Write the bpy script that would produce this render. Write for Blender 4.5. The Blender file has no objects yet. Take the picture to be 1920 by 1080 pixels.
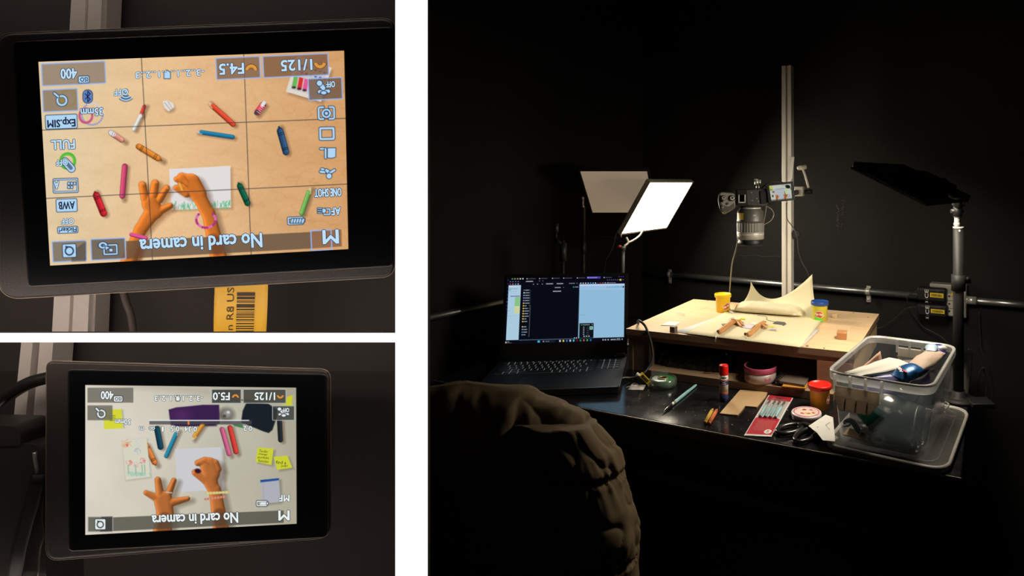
import bpy, bmesh, math, random
import numpy as np
from mathutils import Vector, Matrix, noise
random.seed(7)
scn = bpy.context.scene
COL = scn.collection
PI = math.pi
# ------------------------------------------------------------------ camera, world, exposure
FPX, CX, CY, CZ = 1119.0, 1365.0, 340.0, 1.30      # focal length and principal point in 1920x1080 pixels, eye height
cd = bpy.data.cameras.new('camera'); cam = bpy.data.objects.new('camera', cd); COL.objects.link(cam)
cam.location = (0, 0, CZ); cam.rotation_euler = (PI/2, 0, 0)
cd.sensor_width = 36; cd.lens = FPX/1920*36
cd.shift_x = (960-CX)/1920; cd.shift_y = (CY-540)/1920
cd.clip_start = .05; cd.clip_end = 50
scn.camera = cam
w = bpy.data.worlds.new('world'); scn.world = w; w.use_nodes = True
w.node_tree.nodes['Background'].inputs[0].default_value = (.7, .85, 1, 1)
w.node_tree.nodes['Background'].inputs[1].default_value = .003
vs = scn.view_settings
vs.view_transform = 'Standard'; vs.look = 'None'; vs.exposure = 0; vs.gamma = 1; vs.use_curve_mapping = False
scn.cycles.use_denoising = True
scn.cycles.max_bounces = 8; scn.cycles.transparent_max_bounces = 16
scn.cycles.caustics_reflective = False; scn.cycles.caustics_refractive = False
scn.cycles.sample_clamp_indirect = 4
LAMP_LEFT = 28       # radiance of the lit panel on the left
LAMP_RIGHT = 35      # radiance of the panel on the right
ADDED_STRIP = 17.0         # radiance of the strips added to light the display case

def at(px, py, Y):   # pixel + distance -> point
    return Vector(((px-CX)*Y/FPX, Y, CZ-(py-CY)*Y/FPX))
def on(px, py, z):   # pixel + height -> point
    return at(px, py, (CZ-z)*FPX/(py-CY))

# ------------------------------------------------------------------ materials
def srgb(r, g, b):
    return tuple(((c/255)/12.92 if c/255 <= .04045 else ((c/255+.055)/1.055)**2.4) for c in (r, g, b)) + (1,)
MATS = {}
def mat(name, col, rough=.6, metal=0, spec=.5, var=0, scale=20, bump=0, bscale=60, coat=0, trans=0, emis=None, alpha=1, sheen=0, stretch=(1, 1, 1)):
    if name in MATS: return MATS[name]
    m = bpy.data.materials.new(name); m.use_nodes = True; nt = m.node_tree
    b = nt.nodes['Principled BSDF']
    b.inputs['Base Color'].default_value = col; b.inputs['Roughness'].default_value = rough
    b.inputs['Metallic'].default_value = metal; b.inputs['Specular IOR Level'].default_value = spec
    b.inputs['Coat Weight'].default_value = coat; b.inputs['Transmission Weight'].default_value = trans
    b.inputs['Sheen Weight'].default_value = sheen; b.inputs['Alpha'].default_value = alpha
    tc = nt.nodes.new('ShaderNodeTexCoord'); mp = nt.nodes.new('ShaderNodeMapping')
    mp.inputs['Scale'].default_value = stretch; nt.links.new(tc.outputs['Object'], mp.inputs[0])
    if var:
        n = nt.nodes.new('ShaderNodeTexNoise'); n.inputs['Scale'].default_value = scale; n.inputs['Detail'].default_value = 5
        nt.links.new(mp.outputs[0], n.inputs['Vector'])
        r = nt.nodes.new('ShaderNodeValToRGB'); r.color_ramp.elements[0].position = .3; r.color_ramp.elements[1].position = .7
        r.color_ramp.elements[0].color = tuple(c*(1-var) for c in col[:3])+(1,)
        r.color_ramp.elements[1].color = tuple(min(1, c*(1+var)) for c in col[:3])+(1,)
        nt.links.new(n.outputs[0], r.inputs[0]); nt.links.new(r.outputs[0], b.inputs['Base Color'])
    if bump:
        n = nt.nodes.new('ShaderNodeTexNoise'); n.inputs['Scale'].default_value = bscale; n.inputs['Detail'].default_value = 4
        nt.links.new(mp.outputs[0], n.inputs['Vector'])
        bp = nt.nodes.new('ShaderNodeBump'); bp.inputs['Strength'].default_value = bump; bp.inputs['Distance'].default_value = .004
        nt.links.new(n.outputs[0], bp.inputs['Height']); nt.links.new(bp.outputs[0], b.inputs['Normal'])
    if emis:
        b.inputs['Emission Color'].default_value = emis[0]; b.inputs['Emission Strength'].default_value = emis[1]
    MATS[name] = m
    return m
def emat(name, col, s=1.0):
    if name in MATS: return MATS[name]
    m = bpy.data.materials.new(name); m.use_nodes = True; nt = m.node_tree
    nt.nodes.clear(); o = nt.nodes.new('ShaderNodeOutputMaterial'); e = nt.nodes.new('ShaderNodeEmission')
    e.inputs[0].default_value = col; e.inputs[1].default_value = s; nt.links.new(e.outputs[0], o.inputs[0])
    MATS[name] = m; return m
def attr_emat(name, s=1.0):           # a lit display: emission from the picture stored on its points
    m = bpy.data.materials.new(name); m.use_nodes = True; nt = m.node_tree
    nt.nodes.clear(); o = nt.nodes.new('ShaderNodeOutputMaterial'); e = nt.nodes.new('ShaderNodeEmission')
    a = nt.nodes.new('ShaderNodeAttribute'); a.attribute_name = 'picture'
    nt.links.new(a.outputs['Color'], e.inputs[0]); e.inputs[1].default_value = s; nt.links.new(e.outputs[0], o.inputs[0])
    return m
def clear_mat(name, col, clear=.75, gloss=.12, rough=.15):
    if name in MATS: return MATS[name]
    m = bpy.data.materials.new(name); m.use_nodes = True; nt = m.node_tree
    nt.nodes.clear(); o = nt.nodes.new('ShaderNodeOutputMaterial')
    t = nt.nodes.new('ShaderNodeBsdfTransparent'); d = nt.nodes.new('ShaderNodeBsdfDiffuse'); tl = nt.nodes.new('ShaderNodeBsdfTranslucent')
    g = nt.nodes.new('ShaderNodeBsdfGlossy'); g.inputs['Roughness'].default_value = rough
    fr = nt.nodes.new('ShaderNodeLayerWeight'); fr.inputs[0].default_value = .35
    d.inputs[0].default_value = col; tl.inputs[0].default_value = col
    m1 = nt.nodes.new('ShaderNodeMixShader'); m1.inputs[0].default_value = .5
    nt.links.new(d.outputs[0], m1.inputs[1]); nt.links.new(tl.outputs[0], m1.inputs[2])
    m2 = nt.nodes.new('ShaderNodeMixShader'); m2.inputs[0].default_value = clear
    nt.links.new(m1.outputs[0], m2.inputs[1]); nt.links.new(t.outputs[0], m2.inputs[2])
    ma = nt.nodes.new('ShaderNodeMath'); ma.operation = 'MULTIPLY_ADD'; ma.inputs[1].default_value = gloss*1.4; ma.inputs[2].default_value = gloss*.3
    nt.links.new(fr.outputs['Facing'], ma.inputs[0])
    m3 = nt.nodes.new('ShaderNodeMixShader'); nt.links.new(ma.outputs[0], m3.inputs[0])
    nt.links.new(m2.outputs[0], m3.inputs[1]); nt.links.new(g.outputs[0], m3.inputs[2])
    nt.links.new(m3.outputs[0], o.inputs[0]); MATS[name] = m; return m
def ply_mat(name, col, edge=False, rough=.55, axis='z'):
    if name in MATS: return MATS[name]
    m = mat(name, col, rough, var=.10, scale=9, stretch=(1.2, 9, 9), spec=.3)
    nt = m.node_tree; b = nt.nodes['Principled BSDF']
    if edge:      # stacked veneer lines along the board's height
        tc = nt.nodes.new('ShaderNodeTexCoord'); wv = nt.nodes.new('ShaderNodeTexWave')
        wv.bands_direction = 'Z'; wv.inputs['Scale'].default_value = 62; wv.inputs['Distortion'].default_value = .6; wv.inputs['Detail Scale'].default_value = .5
        nt.links.new(tc.outputs['Object'], wv.inputs[0])
        r = nt.nodes.new('ShaderNodeValToRGB'); r.color_ramp.elements[0].color = tuple(c*.62 for c in col[:3])+(1,)
        r.color_ramp.elements[1].color = col
        nt.links.new(wv.outputs[0], r.inputs[0]); nt.links.new(r.outputs[0], b.inputs['Base Color'])
    return m

# ------------------------------------------------------------------ objects
def tag(o, label=None, cat=None, group=None, kind=None):
    if label: o['label'] = label
    if cat: o['category'] = cat
    if group: o['group'] = group
    if kind: o['kind'] = kind
    return o
def thing(name, loc, label, cat, rz=0, group=None):
    o = bpy.data.objects.new(name, None); COL.objects.link(o)
    o.location = loc; o.rotation_euler = (0, 0, rz); o.empty_display_size = .02
    return tag(o, label, cat, group)
def mat_of(o):
    M = Matrix.Translation(o.location) @ o.rotation_euler.to_matrix().to_4x4()
    return mat_of(o.parent) @ M if o.parent else M
class MB:
    def __init__(s): s.bm = bmesh.new(); s.mi = 0
    def _f(s, vs_, smooth=False):
        try:
            f = s.bm.faces.new(vs_); f.smooth = smooth; f.material_index = s.mi; return f
        except ValueError: return None
    def poly(s, pts, smooth=False): return s._f([s.bm.verts.new(p) for p in pts], smooth)
    def box(s, c, size, M=None, bev=0):
        M = M or Matrix.Identity(4); x, y, z = [d/2 for d in size]; c = Vector(c)
        vs_ = [s.bm.verts.new(M @ (c+Vector((sx*x, sy*y, sz*z)))) for sx in (-1, 1) for sy in (-1, 1) for sz in (-1, 1)]
        fs = [s._f([vs_[i] for i in q]) for q in ((0, 1, 3, 2), (4, 6, 7, 5), (0, 4, 5, 1), (2, 3, 7, 6), (0, 2, 6, 4), (1, 5, 7, 3))]
        if bev:
            es = set(e for f in fs for e in f.edges)
            r = bmesh.ops.bevel(s.bm, geom=list(es), offset=bev, segments=2, affect='EDGES', profile=.5)
            for f in r['faces']: f.smooth = True; f.material_index = s.mi
        return s
    def boxab(s, a, b, M=None, bev=0):
        a = Vector(a); b = Vector(b); return s.box((a+b)/2, [abs(v) for v in (b-a)], M, bev)
    def obox(s, p0, ex, ey, ez, bev=0):     # box from a corner and three edge vectors
        p0 = Vector(p0); ex = Vector(ex); ey = Vector(ey); ez = Vector(ez)
        M = Matrix((ex.normalized(), ey.normalized(), ez.normalized())).transposed().to_4x4()
        M.translation = p0+(ex+ey+ez)/2
        return s.box((0, 0, 0), (ex.length, ey.length, ez.length), M, bev)
    def ring(s, c, ax, r, n, M=None, ref=None):
        ax = Vector(ax).normalized()
        u = ax.orthogonal().normalized() if ref is None else (Vector(ref)-ax*Vector(ref).dot(ax)).normalized()
        v = ax.cross(u)
        return [s.bm.verts.new((M or Matrix.Identity(4)) @ (Vector(c)+r*(math.cos(2*PI*k/n)*u+math.sin(2*PI*k/n)*v))) for k in range(n)]
    def skinrings(s, rings, cap=True, smooth=True):
        for a, b in zip(rings, rings[1:]):
            n = len(a)
            for k in range(n): s._f([a[k], a[(k+1) % n], b[(k+1) % n], b[k]], smooth)
        if cap:
            s._f(rings[0][::-1]); s._f(rings[-1])
        return s
    def cyl(s, p0, p1, r0, r1=None, n=20, cap=True):
        r1 = r0 if r1 is None else r1; ax = Vector(p1)-Vector(p0)
        ref = ax.orthogonal()
        return s.skinrings([s.ring(p0, ax, r0, n, ref=ref), s.ring(p1, ax, r1, n, ref=ref)], cap)
    def lathe(s, prof, n=32, M=None, cap=True, smooth=True):     # prof: (radius, height) along local z
        M = M or Matrix.Identity(4)
        rings = [s.ring((0, 0, z), (0, 0, 1), r, n, M, ref=(1, 0, 0)) for r, z in prof]
        s.skinrings(rings, cap, smooth); return s
    def tube(s, pts, r, n=8, cap=True, sub=1, closed=False):
        pts = [Vector(p) for p in pts]
        if sub > 1: pts = spline(pts, sub, closed)
        rs = r if isinstance(r, (list, tuple)) else None
        if rs and len(rs) != len(pts): rs = [rs[min(len(rs)-1, int(i/(len(pts)-1)*(len(rs)-1)))]*(1-(i/(len(pts)-1)*(len(rs)-1)) % 1)+rs[min(len(rs)-1, int(i/(len(pts)-1)*(len(rs)-1))+1)]*((i/(len(pts)-1)*(len(rs)-1)) % 1) for i in range(len(pts))]
        rings = []; ref = None
        for i, p in enumerate(pts):
            if closed: d = pts[(i+1) % len(pts)]-pts[i-1]
            else: d = pts[min(i+1, len(pts)-1)]-pts[max(i-1, 0)]
            if d.length < 1e-9: d = Vector((0, 0, 1))
            if ref is None: ref = d.orthogonal()
            ref = ref-d.normalized()*ref.dot(d.normalized())
            if ref.length < 1e-6: ref = d.orthogonal()
            rings.append(s.ring(p, d, rs[i] if rs else r, n, ref=ref))
        if closed: rings.append(rings[0]); cap = False
        return s.skinrings(rings, cap)
    def prism(s, pts, d, smooth=False):       # planar polygon pushed along d
        a = [s.bm.verts.new(p) for p in pts]; b = [s.bm.verts.new(Vector(p)+Vector(d)) for p in pts]; n = len(a)
        s._f(a[::-1]); s._f(b)
        for k in range(n): s._f([a[k], a[(k+1) % n], b[(k+1) % n], b[k]], smooth)
        return s
    def grid(s, rows, smooth=True, thick=0, closed=False):
        R = [[s.bm.verts.new(p) for p in r] for r in rows]
        for a, b in zip(R, R[1:]):
            for k in range(len(a)-(0 if closed else 1)): s._f([a[k], a[(k+1) % len(a)], b[(k+1) % len(a)], b[k]], smooth)
        return s
    def sphere(s, c, r, n=14, sc=(1, 1, 1), M=None):
        M = (M or Matrix.Identity(4)) @ Matrix.Translation(c) @ Matrix.Diagonal((*sc, 1))
        prof = [(max(1e-5, r*math.sin(PI*k/(n//2+2))), -r*math.cos(PI*k/(n//2+2))) for k in range(n//2+3)]
        return s.lathe(prof, n, M)
    def build(s, name, m, parent=None, world=True, solid=0):
        if parent is not None and world:
            bmesh.ops.transform(s.bm, matrix=mat_of(parent).inverted(), verts=s.bm.verts)
        bmesh.ops.remove_doubles(s.bm, verts=s.bm.verts, dist=1e-6)
        bmesh.ops.recalc_face_normals(s.bm, faces=s.bm.faces)
        me = bpy.data.meshes.new(name); s.bm.to_mesh(me); s.bm.free()
        for k in (m if isinstance(m, (list, tuple)) else [m]): me.materials.append(k)
        o = bpy.data.objects.new(name, me); COL.objects.link(o); o.parent = parent
        if solid:
            md = o.modifiers.new('thick', 'SOLIDIFY'); md.thickness = solid; md.offset = 0
        return o
def spline(pts, sub, closed=False):
    out = []; n = len(pts)
    for i in range(n if closed else n-1):
        if closed: p = [pts[(i+j-1) % n] for j in range(4)]
        else: p = [pts[max(0, i-1)], pts[i], pts[i+1], pts[min(n-1, i+2)]]
        for k in range(sub):
            t = k/sub
            out.append(.5*((2*p[1])+(p[2]-p[0])*t+(2*p[0]-5*p[1]+4*p[2]-p[3])*t*t+(3*p[1]-p[0]-3*p[2]+p[3])*t**3))
    if not closed: out.append(pts[-1].copy())
    return out
def child(parent, name, m, fn, world=True, solid=0):
    b = MB(); fn(b); return b.build(name, m, parent, world, solid)
def copy_tree(o, parent=None):
    c = o.copy(); COL.objects.link(c); c.parent = parent
    for ch in list(o.children): copy_tree(ch, c)
    return c
def rpoly(corners, rad, seg=6):         # polygon with rounded corners, 2D
    out = []; n = len(corners)
    rads = rad if isinstance(rad, (list, tuple)) else [rad]*n
    for i in range(n):
        p = np.array(corners[i], float); a = np.array(corners[i-1], float); b = np.array(corners[(i+1) % n], float); r = rads[i]
        if r <= 0: out.append(tuple(p)); continue
        ua = (a-p)/np.linalg.norm(a-p); ub = (b-p)/np.linalg.norm(b-p)
        p0 = p+ua*r; p1 = p+ub*r
        for k in range(seg+1):
            t = k/seg; q = (1-t)**2*p0+2*t*(1-t)*p+t*t*p1; out.append(tuple(q))
    return out
def inset(pts, d):
    c = []; n = len(pts); A = sum(pts[i][0]*pts[(i+1) % n][1]-pts[(i+1) % n][0]*pts[i][1] for i in range(n)); sg = 1 if A > 0 else -1
    for i in range(n):
        p = np.array(pts[i], float); a = p-np.array(pts[i-1], float); b = np.array(pts[(i+1) % n], float)-p
        t = a/(np.linalg.norm(a)+1e-9)+b/(np.linalg.norm(b)+1e-9); t /= np.linalg.norm(t)+1e-9
        c.append(tuple(p+sg*d*np.array([-t[1], t[0]])))
    return c

# ------------------------------------------------------------------ lettering
def text_geo(body, off=0.0, res=2):
    cu = bpy.data.curves.new('lettering', 'FONT'); cu.body = body; cu.offset = off; cu.resolution_u = res
    cu.align_x = 'LEFT'
    o = bpy.data.objects.new('lettering', cu); COL.objects.link(o)
    dg = bpy.context.evaluated_depsgraph_get(); dg.update()
    me = bpy.data.meshes.new_from_object(o.evaluated_get(dg))
    V = [v.co.copy() for v in me.vertices]; F = [tuple(p.vertices) for p in me.polygons]
    bpy.data.objects.remove(o); bpy.data.curves.remove(cu); bpy.data.meshes.remove(me)
    return V, F
def lettering(mb, body, fn, off=0.0, bbox=None, bold=0.0):
    """fn maps (u,v) in [-.5,.5]^2 of the text's box to a point"""
    V, F = text_geo(body, off+bold)
    if not V: return bbox
    if bbox is None:
        xs = [v.x for v in V]; ys = [v.y for v in V]; bbox = (min(xs), max(xs), min(ys), max(ys))
    x0, x1, y0, y1 = bbox
    vv = [mb.bm.verts.new(fn((v.x-x0)/(x1-x0)-.5, (v.y-y0)/(y1-y0)-.5)) for v in V]
    for f in F: mb._f([vv[i] for i in f])
    return bbox

# ------------------------------------------------------------------ pictures shown on lit displays (points coloured on a grid)
class Pic:
    def __init__(s, quad, nx, ny):
        (x0, y0), (x1, y1), (x2, y2), (x3, y3) = quad       # TL TR BR BL
        u, v = np.meshgrid(np.linspace(0, 1, nx), np.linspace(0, 1, ny))
        s.X = (1-v)*((1-u)*x0+u*x1)+v*((1-u)*x3+u*x2); s.Y = (1-v)*((1-u)*y0+u*y1)+v*((1-u)*y3+u*y2)
        s.u, s.v, s.nx, s.ny = u, v, nx, ny; s.C = np.zeros((ny, nx, 3))
    def bl(s, d, col, a=1.0, soft=.7):
        k = np.clip(.5-d/(2*soft), 0, 1)*a; s.C += (np.array(col, float)-s.C)*k[..., None]; return s
    def seg(s, p, q, r0, r1=None):
        r1 = r0 if r1 is None else r1
        dx, dy = q[0]-p[0], q[1]-p[1]; L = dx*dx+dy*dy+1e-9
        t = np.clip(((s.X-p[0])*dx+(s.Y-p[1])*dy)/L, 0, 1)
        return np.hypot(s.X-p[0]-t*dx, s.Y-p[1]-t*dy)-(r0+(r1-r0)*t)
    def ell(s, c, a, b, ang=0):
        ca, sa = math.cos(ang), math.sin(ang); x = s.X-c[0]; y = s.Y-c[1]
        return (np.hypot((x*ca+y*sa)/a, (-x*sa+y*ca)/b)-1)*min(a, b)
    def poly(s, pts):
        d = np.full(s.X.shape, 1e9); ins = np.zeros(s.X.shape, bool); n = len(pts)
        for i in range(n):
            a = pts[i]; b = pts[(i+1) % n]; d = np.minimum(d, s.seg(a, b, 0))
            with np.errstate(divide='ignore', invalid='ignore'):
                c = ((a[1] > s.Y) != (b[1] > s.Y)) & (s.X < (b[0]-a[0])*(s.Y-a[1])/((b[1]-a[1]) if b[1] != a[1] else 1e-9)+a[0])
            ins ^= c
        return np.where(ins, -d, d)
    def rect(s, c, w, h, ang=0, r=0):
        ca, sa = math.cos(ang), math.sin(ang); x = s.X-c[0]; y = s.Y-c[1]
        u = np.abs(x*ca+y*sa)-w/2+r; v = np.abs(-x*sa+y*ca)-h/2+r
        return np.hypot(np.maximum(u, 0), np.maximum(v, 0))+np.minimum(np.maximum(u, v), 0)-r
    def noise(s, sc, st=1.0, seed=0, oct=4):
        rng = np.random.RandomState(seed); out = np.zeros(s.X.shape); amp = 1
        for o in range(oct):
            W = 64; g = rng.rand(W, W); x = (s.X/sc*2**o) % W; y = (s.Y/sc*st*2**o) % W
            xi = x.astype(int) % W; yi = y.astype(int) % W; fx = x-np.floor(x); fy = y-np.floor(y)
            fx = fx*fx*(3-2*fx); fy = fy*fy*(3-2*fy); x2 = (xi+1) % W; y2 = (yi+1) % W
            out += amp*((g[yi, xi]*(1-fx)+g[yi, x2]*fx)*(1-fy)+(g[y2, xi]*(1-fx)+g[y2, x2]*fx)*fy-.5); amp *= .5
        return out
    def build(s, name, parent, fn, strength=1.0):
        P = [fn(x, y) for x, y in zip(s.X.ravel(), s.Y.ravel())]
        inv = mat_of(parent).inverted()
        co = np.array([tuple(p) for p in P]) @ np.array(inv.to_3x3()).T+np.array(inv.translation)
        nx, ny = s.nx, s.ny; i = np.arange(ny*nx).reshape(ny, nx)
        F = np.stack([i[:-1, :-1], i[1:, :-1], i[1:, 1:], i[:-1, 1:]], -1).reshape(-1, 4)
        me = bpy.data.meshes.new(name); me.vertices.add(len(co)); me.vertices.foreach_set('co', co.ravel())
        me.loops.add(F.size); me.loops.foreach_set('vertex_index', F.ravel().astype(np.int32))
        me.polygons.add(len(F)); me.polygons.foreach_set('loop_start', np.arange(0, F.size, 4, dtype=np.int32))
        me.update(calc_edges=True); me.validate()
        at_ = me.color_attributes.new('picture', 'FLOAT_COLOR', 'POINT')
        c = np.clip(s.C/255, 0, 1); lin = np.where(c <= .04045, c/12.92, ((c+.055)/1.055)**2.4)
        at_.data.foreach_set('color', np.concatenate([lin.reshape(-1, 3), np.ones((ny*nx, 1))], 1).ravel())
        me.materials.append(attr_emat(name+'_glow', strength))
        o = bpy.data.objects.new(name, me); COL.objects.link(o); o.parent = parent; return o

# common materials
M_black = mat('black_plastic', (.008, .008, .009, 1), .48, spec=.3, bump=.05, bscale=400)
M_matte = mat('matte_black', (.012, .012, .013, 1), .7)
M_alu = mat('brushed_aluminium', (.72, .70, .64, 1), .45, .15, var=.05, scale=30, stretch=(1, 1, .05))
M_steel = mat('galvanised_steel', (.42, .44, .43, 1), .33, .9, var=.15, scale=60)
M_chrome = mat('polished_steel', (.68, .66, .60, 1), .25, .55)
M_rubber = mat('black_rubber', (.014, .014, .014, 1), .5)
M_white = mat('white_plastic', (.72, .70, .64, 1), .4)
M_yel = mat('yellow_label', (.80, .58, .02, 1), .5)
M_ink = mat('black_ink', (.01, .01, .01, 1), .5)
M_paperw = mat('white_paper', (.72, .70, .66, 1), .8, var=.04, scale=50)
M_screw = mat('dark_screw', (.05, .045, .04, 1), .4, .8)
# ================================================================== THE SETTING
M_wall = mat('black_painted_wall', (.0095, .009, .0082, 1), .75, var=.12, scale=6, bump=.15, bscale=90, spec=.25)
M_floor = mat('dark_floor', (.012, .012, .012, 1), .6, var=.3, scale=4)
WD = Vector((.885, -.466, 0)).normalized(); WN = Vector((.466, .885, 0)).normalized()   # back wall: along, and away from the room
LD = Vector((.507, .862, 0)).normalized()
CORN = Vector((-.372, 2.70, 0))
child(None, 'wall_back', M_wall, lambda b: b.obox(CORN-WD*.1, WD*3.6, WN*.1, (0, 0, 2.9)))['kind'] = 'structure'
LN = Vector((-LD.y, LD.x, 0))
child(None, 'wall_left', M_wall, lambda b: b.obox(CORN-LD*1.75+LN*.02, LD*1.85, LN*.1, (0, 0, 2.9)))['kind'] = 'structure'
child(None, 'floor', M_floor, lambda b: b.boxab((-3, -.6, -.06), (3.2, 3.1, 0)))['kind'] = 'structure'
child(None, 'ceiling', M_wall, lambda b: b.boxab((-3, .9, 2.9), (3.2, 3.1, 2.96)))['kind'] = 'structure'
# faint chalk-like writing on the back wall
def wall_pt(px, py, off=0.0):
    r = at(px, py, 1.0)-Vector((0, 0, CZ)); t = (CORN-WN*off).dot(WN)/Vector((r.x, r.y, 0)).dot(WN)
    return Vector((r.x*t, r.y*t, CZ+r.z*t))
def scribble(b):
    rnd = random.Random(4)
    for cx0, y0, y1, dens in ((1571, 383, 427, 15), (1580, 368, 427, 11), (1573, 430, 436, 1)):
        for k in range(dens):
            y = y0+(y1-y0)*(k+.5)/dens; x = cx0+rnd.uniform(-1.5, 1.5)
            b.tube([wall_pt(x+rnd.uniform(-2.5, 2.5), y+rnd.uniform(-2, 2), .0015) for j in range(4)], .0006, 4)
tag(child(None, 'wall_scribble', mat('chalk', (.16, .14, .10, 1), .9), scribble), 'small faded chalk writing running down the black back wall', 'writing')
def wstroke(b):
    b.tube([wall_pt(x, y, .0015) for x, y in ((1385, 479), (1400, 480), (1412, 478), (1432, 481), (1452, 480), (1462, 481))], .0007, 4)
tag(child(None, 'wall_scratch', mat('scratch', (.07, .07, .06, 1), .8), wstroke), 'thin pale horizontal scratch across the black wall behind the hanging lens', 'scratch')

# ------------------------------------------------------------------ conduits on the walls
def pipe_pt(px, py, z): return on(px, py, z)
PB = [Vector((*on(x, y, .9)[:2], .9)) for x, y in ((1465, 532.5), (1718, 556.5))]
pd = (PB[1]-PB[0]).normalized()
pw = WD
def pline(t): # along the back wall, 27 mm proud of it
    base = wall_pt(1465, 532.5, .028); return Vector((base.x, base.y, base.z))+WD*t
PIPE0 = pline(0)
pz = PIPE0.z
def pipe_at(px):      # point of the pipe seen at column px
    k = (px-CX)/FPX; t = (k*PIPE0.y-PIPE0.x)/(WD.x-k*WD.y); return PIPE0+WD*t
pc = thing('conduit_pipe', (PIPE0.x, PIPE0.y, pz), 'long galvanised steel conduit pipe running along the black back wall behind the riser', 'pipe')
end_t = (pipe_at(1715)-PIPE0).length
a0 = CORN-WN*.028-LN*.0+WD*.04; a0 = Vector((a0.x, a0.y, pz))
child(pc, 'pipe', M_steel, lambda b: b.cyl(a0, pipe_at(1768), .0115, n=20))
def clamp(b, px, r=.0135):
    p = pipe_at(px)
    b.cyl(p-WD*.008, p+WD*.008, r, n=20)
    b.obox(p-WD*.008+WN*.004-Vector((0, 0, .040)), WD*.016, WN*.004, (0, 0, .035), .001)
    b.obox(p-WD*.008+WN*.004+Vector((0, 0, .008)), WD*.016, WN*.004, (0, 0, .012), .001)
    b.sphere(p+WN*.002-Vector((0, 0, .030)), .0038, 8)
child(pc, 'pipe_clamp', M_chrome, lambda b: clamp(b, 1628))
child(pc, 'pipe_clamp', M_chrome, lambda b: clamp(b, 1255))
p2 = thing('conduit_pipe', tuple(pipe_at(1815)), 'short stretch of galvanised conduit right of the wall socket box, running out of the picture', 'pipe')
child(p2, 'pipe', M_steel, lambda b: b.cyl(pipe_at(1800), pipe_at(1990), .0115, n=20))
child(p2, 'coupling', M_chrome, lambda b: (b.cyl(pipe_at(1812), pipe_at(1831), .0140, n=20), b.cyl(pipe_at(1812), pipe_at(1815), .0155, n=20)))
lp0 = CORN-LN*.0-LD*.03; 
def lw(px, py):  # point 15 mm in front of the left wall
    r = at(px, py, 1.0)-Vector((0, 0, CZ)); n = LN; t = (CORN+LN*.0).dot(n)/Vector((r.x, r.y, 0)).dot(n)
    return Vector((r.x*t, r.y*t, CZ+r.z*t))
q0 = lw(802, 596)
tag(child(None, 'conduit_pipe', M_steel, lambda b: b.cyl(Vector((q0.x, q0.y, q0.z))-LD*.25, Vector((CORN.x, CORN.y, lw(945, 566).z))-LD*.2, .011, n=16)),
    'dim conduit pipe on the left wall, seen left of the laptop', 'pipe')

# socket box and its two plug-in adapters
sb0 = wall_pt(1745, 600, .0)
SZ = CZ-(565-CY)/FPX*pipe_at(1780).y
def wp(px, py, off): return wall_pt(px, py, off)
ux = WD; uz = Vector((0, 0, 1))
bx = thing('wall_socket_box', tuple(wp(1786, 566, .02)), 'grey metal wall socket box behind the right lamp post', 'socket')
s_tl = wp(1743, 531, .045); s_br = wp(1812, 597, .045)
bw = (s_br-s_tl).dot(WD); bh = s_tl.z-s_br.z
child(bx, 'housing', mat('socket_metal', (.34, .33, .30, 1), .45, .5, var=.1, scale=30), lambda b: b.obox(s_tl-uz*bh, WD*bw, WN*.044, uz*bh, .003))
for i in range(3):
    z0 = s_tl.z-bh*(.28+.235*i)
    fp = child(bx, 'face_plate', mat('socket_plate', (.50, .47, .41, 1), .5), lambda b: b.obox(s_tl+WD*.006-WN*.004+uz*(z0-s_tl.z-bh*.21), WD*(bw-.012), WN*.004, uz*bh*.215, .001))
    child(fp, 'pin_slot', M_ink, lambda b: b.obox(s_tl+WD*(bw*.52)-WN*.0046+uz*(z0-s_tl.z-bh*.10), WD*.006, WN*.002, uz*.006))
child(bx, 'switch', M_yel, lambda b: b.obox(s_tl+WD*(bw*.60)-WN*.008+uz*(-bh*.34), WD*.008, WN*.004, uz*.011, .001))
def adapter(px0, py0, px1, py1, lab):
    a = wp(px0, py0, .085); c = wp(px1, py1, .085); W = (c-a).dot(WD); H = a.z-c.z
    t = thing('power_adapter', tuple(a+WD*W/2-uz*H/2), lab, 'power adapter', group='black power adapters on the socket box')
    child(t, 'body', M_black, lambda b: b.obox(a-uz*H, WD*W, WN*.036, uz*H, .006))
    def ribs(b):
        for k in range(12): b.obox(a+WD*(.012+W*.055*k)-uz*.010-WN*.0012, WD*.003, WN*.002, uz*.005)
    child(t, 'grip_ribs', mat('rib_black', (.05, .05, .05, 1), .35), ribs)
    def lb(b): b.obox(a+WD*W*.46-uz*H*.66-WN*.0014, WD*W*.45, WN*.0012, uz*H*.32)
    l = child(t, 'label_sticker', M_yel, lb); l['label'] = 'yellow barcode label'
    def bars(b):
        rn = random.Random(py0); x = .50
        while x < .87:
            wd = rn.uniform(.004, .018); b.obox(a+WD*W*x-uz*H*.60-WN*.0022, WD*W*wd, WN*.0008, uz*H*.20); x += wd+rn.uniform(.006, .014)
    child(l, 'barcode', M_ink, bars)
    def ce(b):
        o = a+WD*W*.34-uz*H*.45-WN*.0012
        lettering(b, 'CE', lambda u, v: o+WD*(-v*.012)+uz*(u*.030))
        lettering(b, 'X :', lambda u, v: o-WD*.0+WD*(-v*.010)-uz*(.025-u*.012))
    child(t, 'marking', M_paperw, ce)
    return a, W, H
A1 = adapter(1719, 538, 1774, 568, 'upper of the two black power adapters plugged into the metal socket box')
A2 = adapter(1720, 569, 1776, 597, 'lower of the two black power adapters plugged into the metal socket box')

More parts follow.
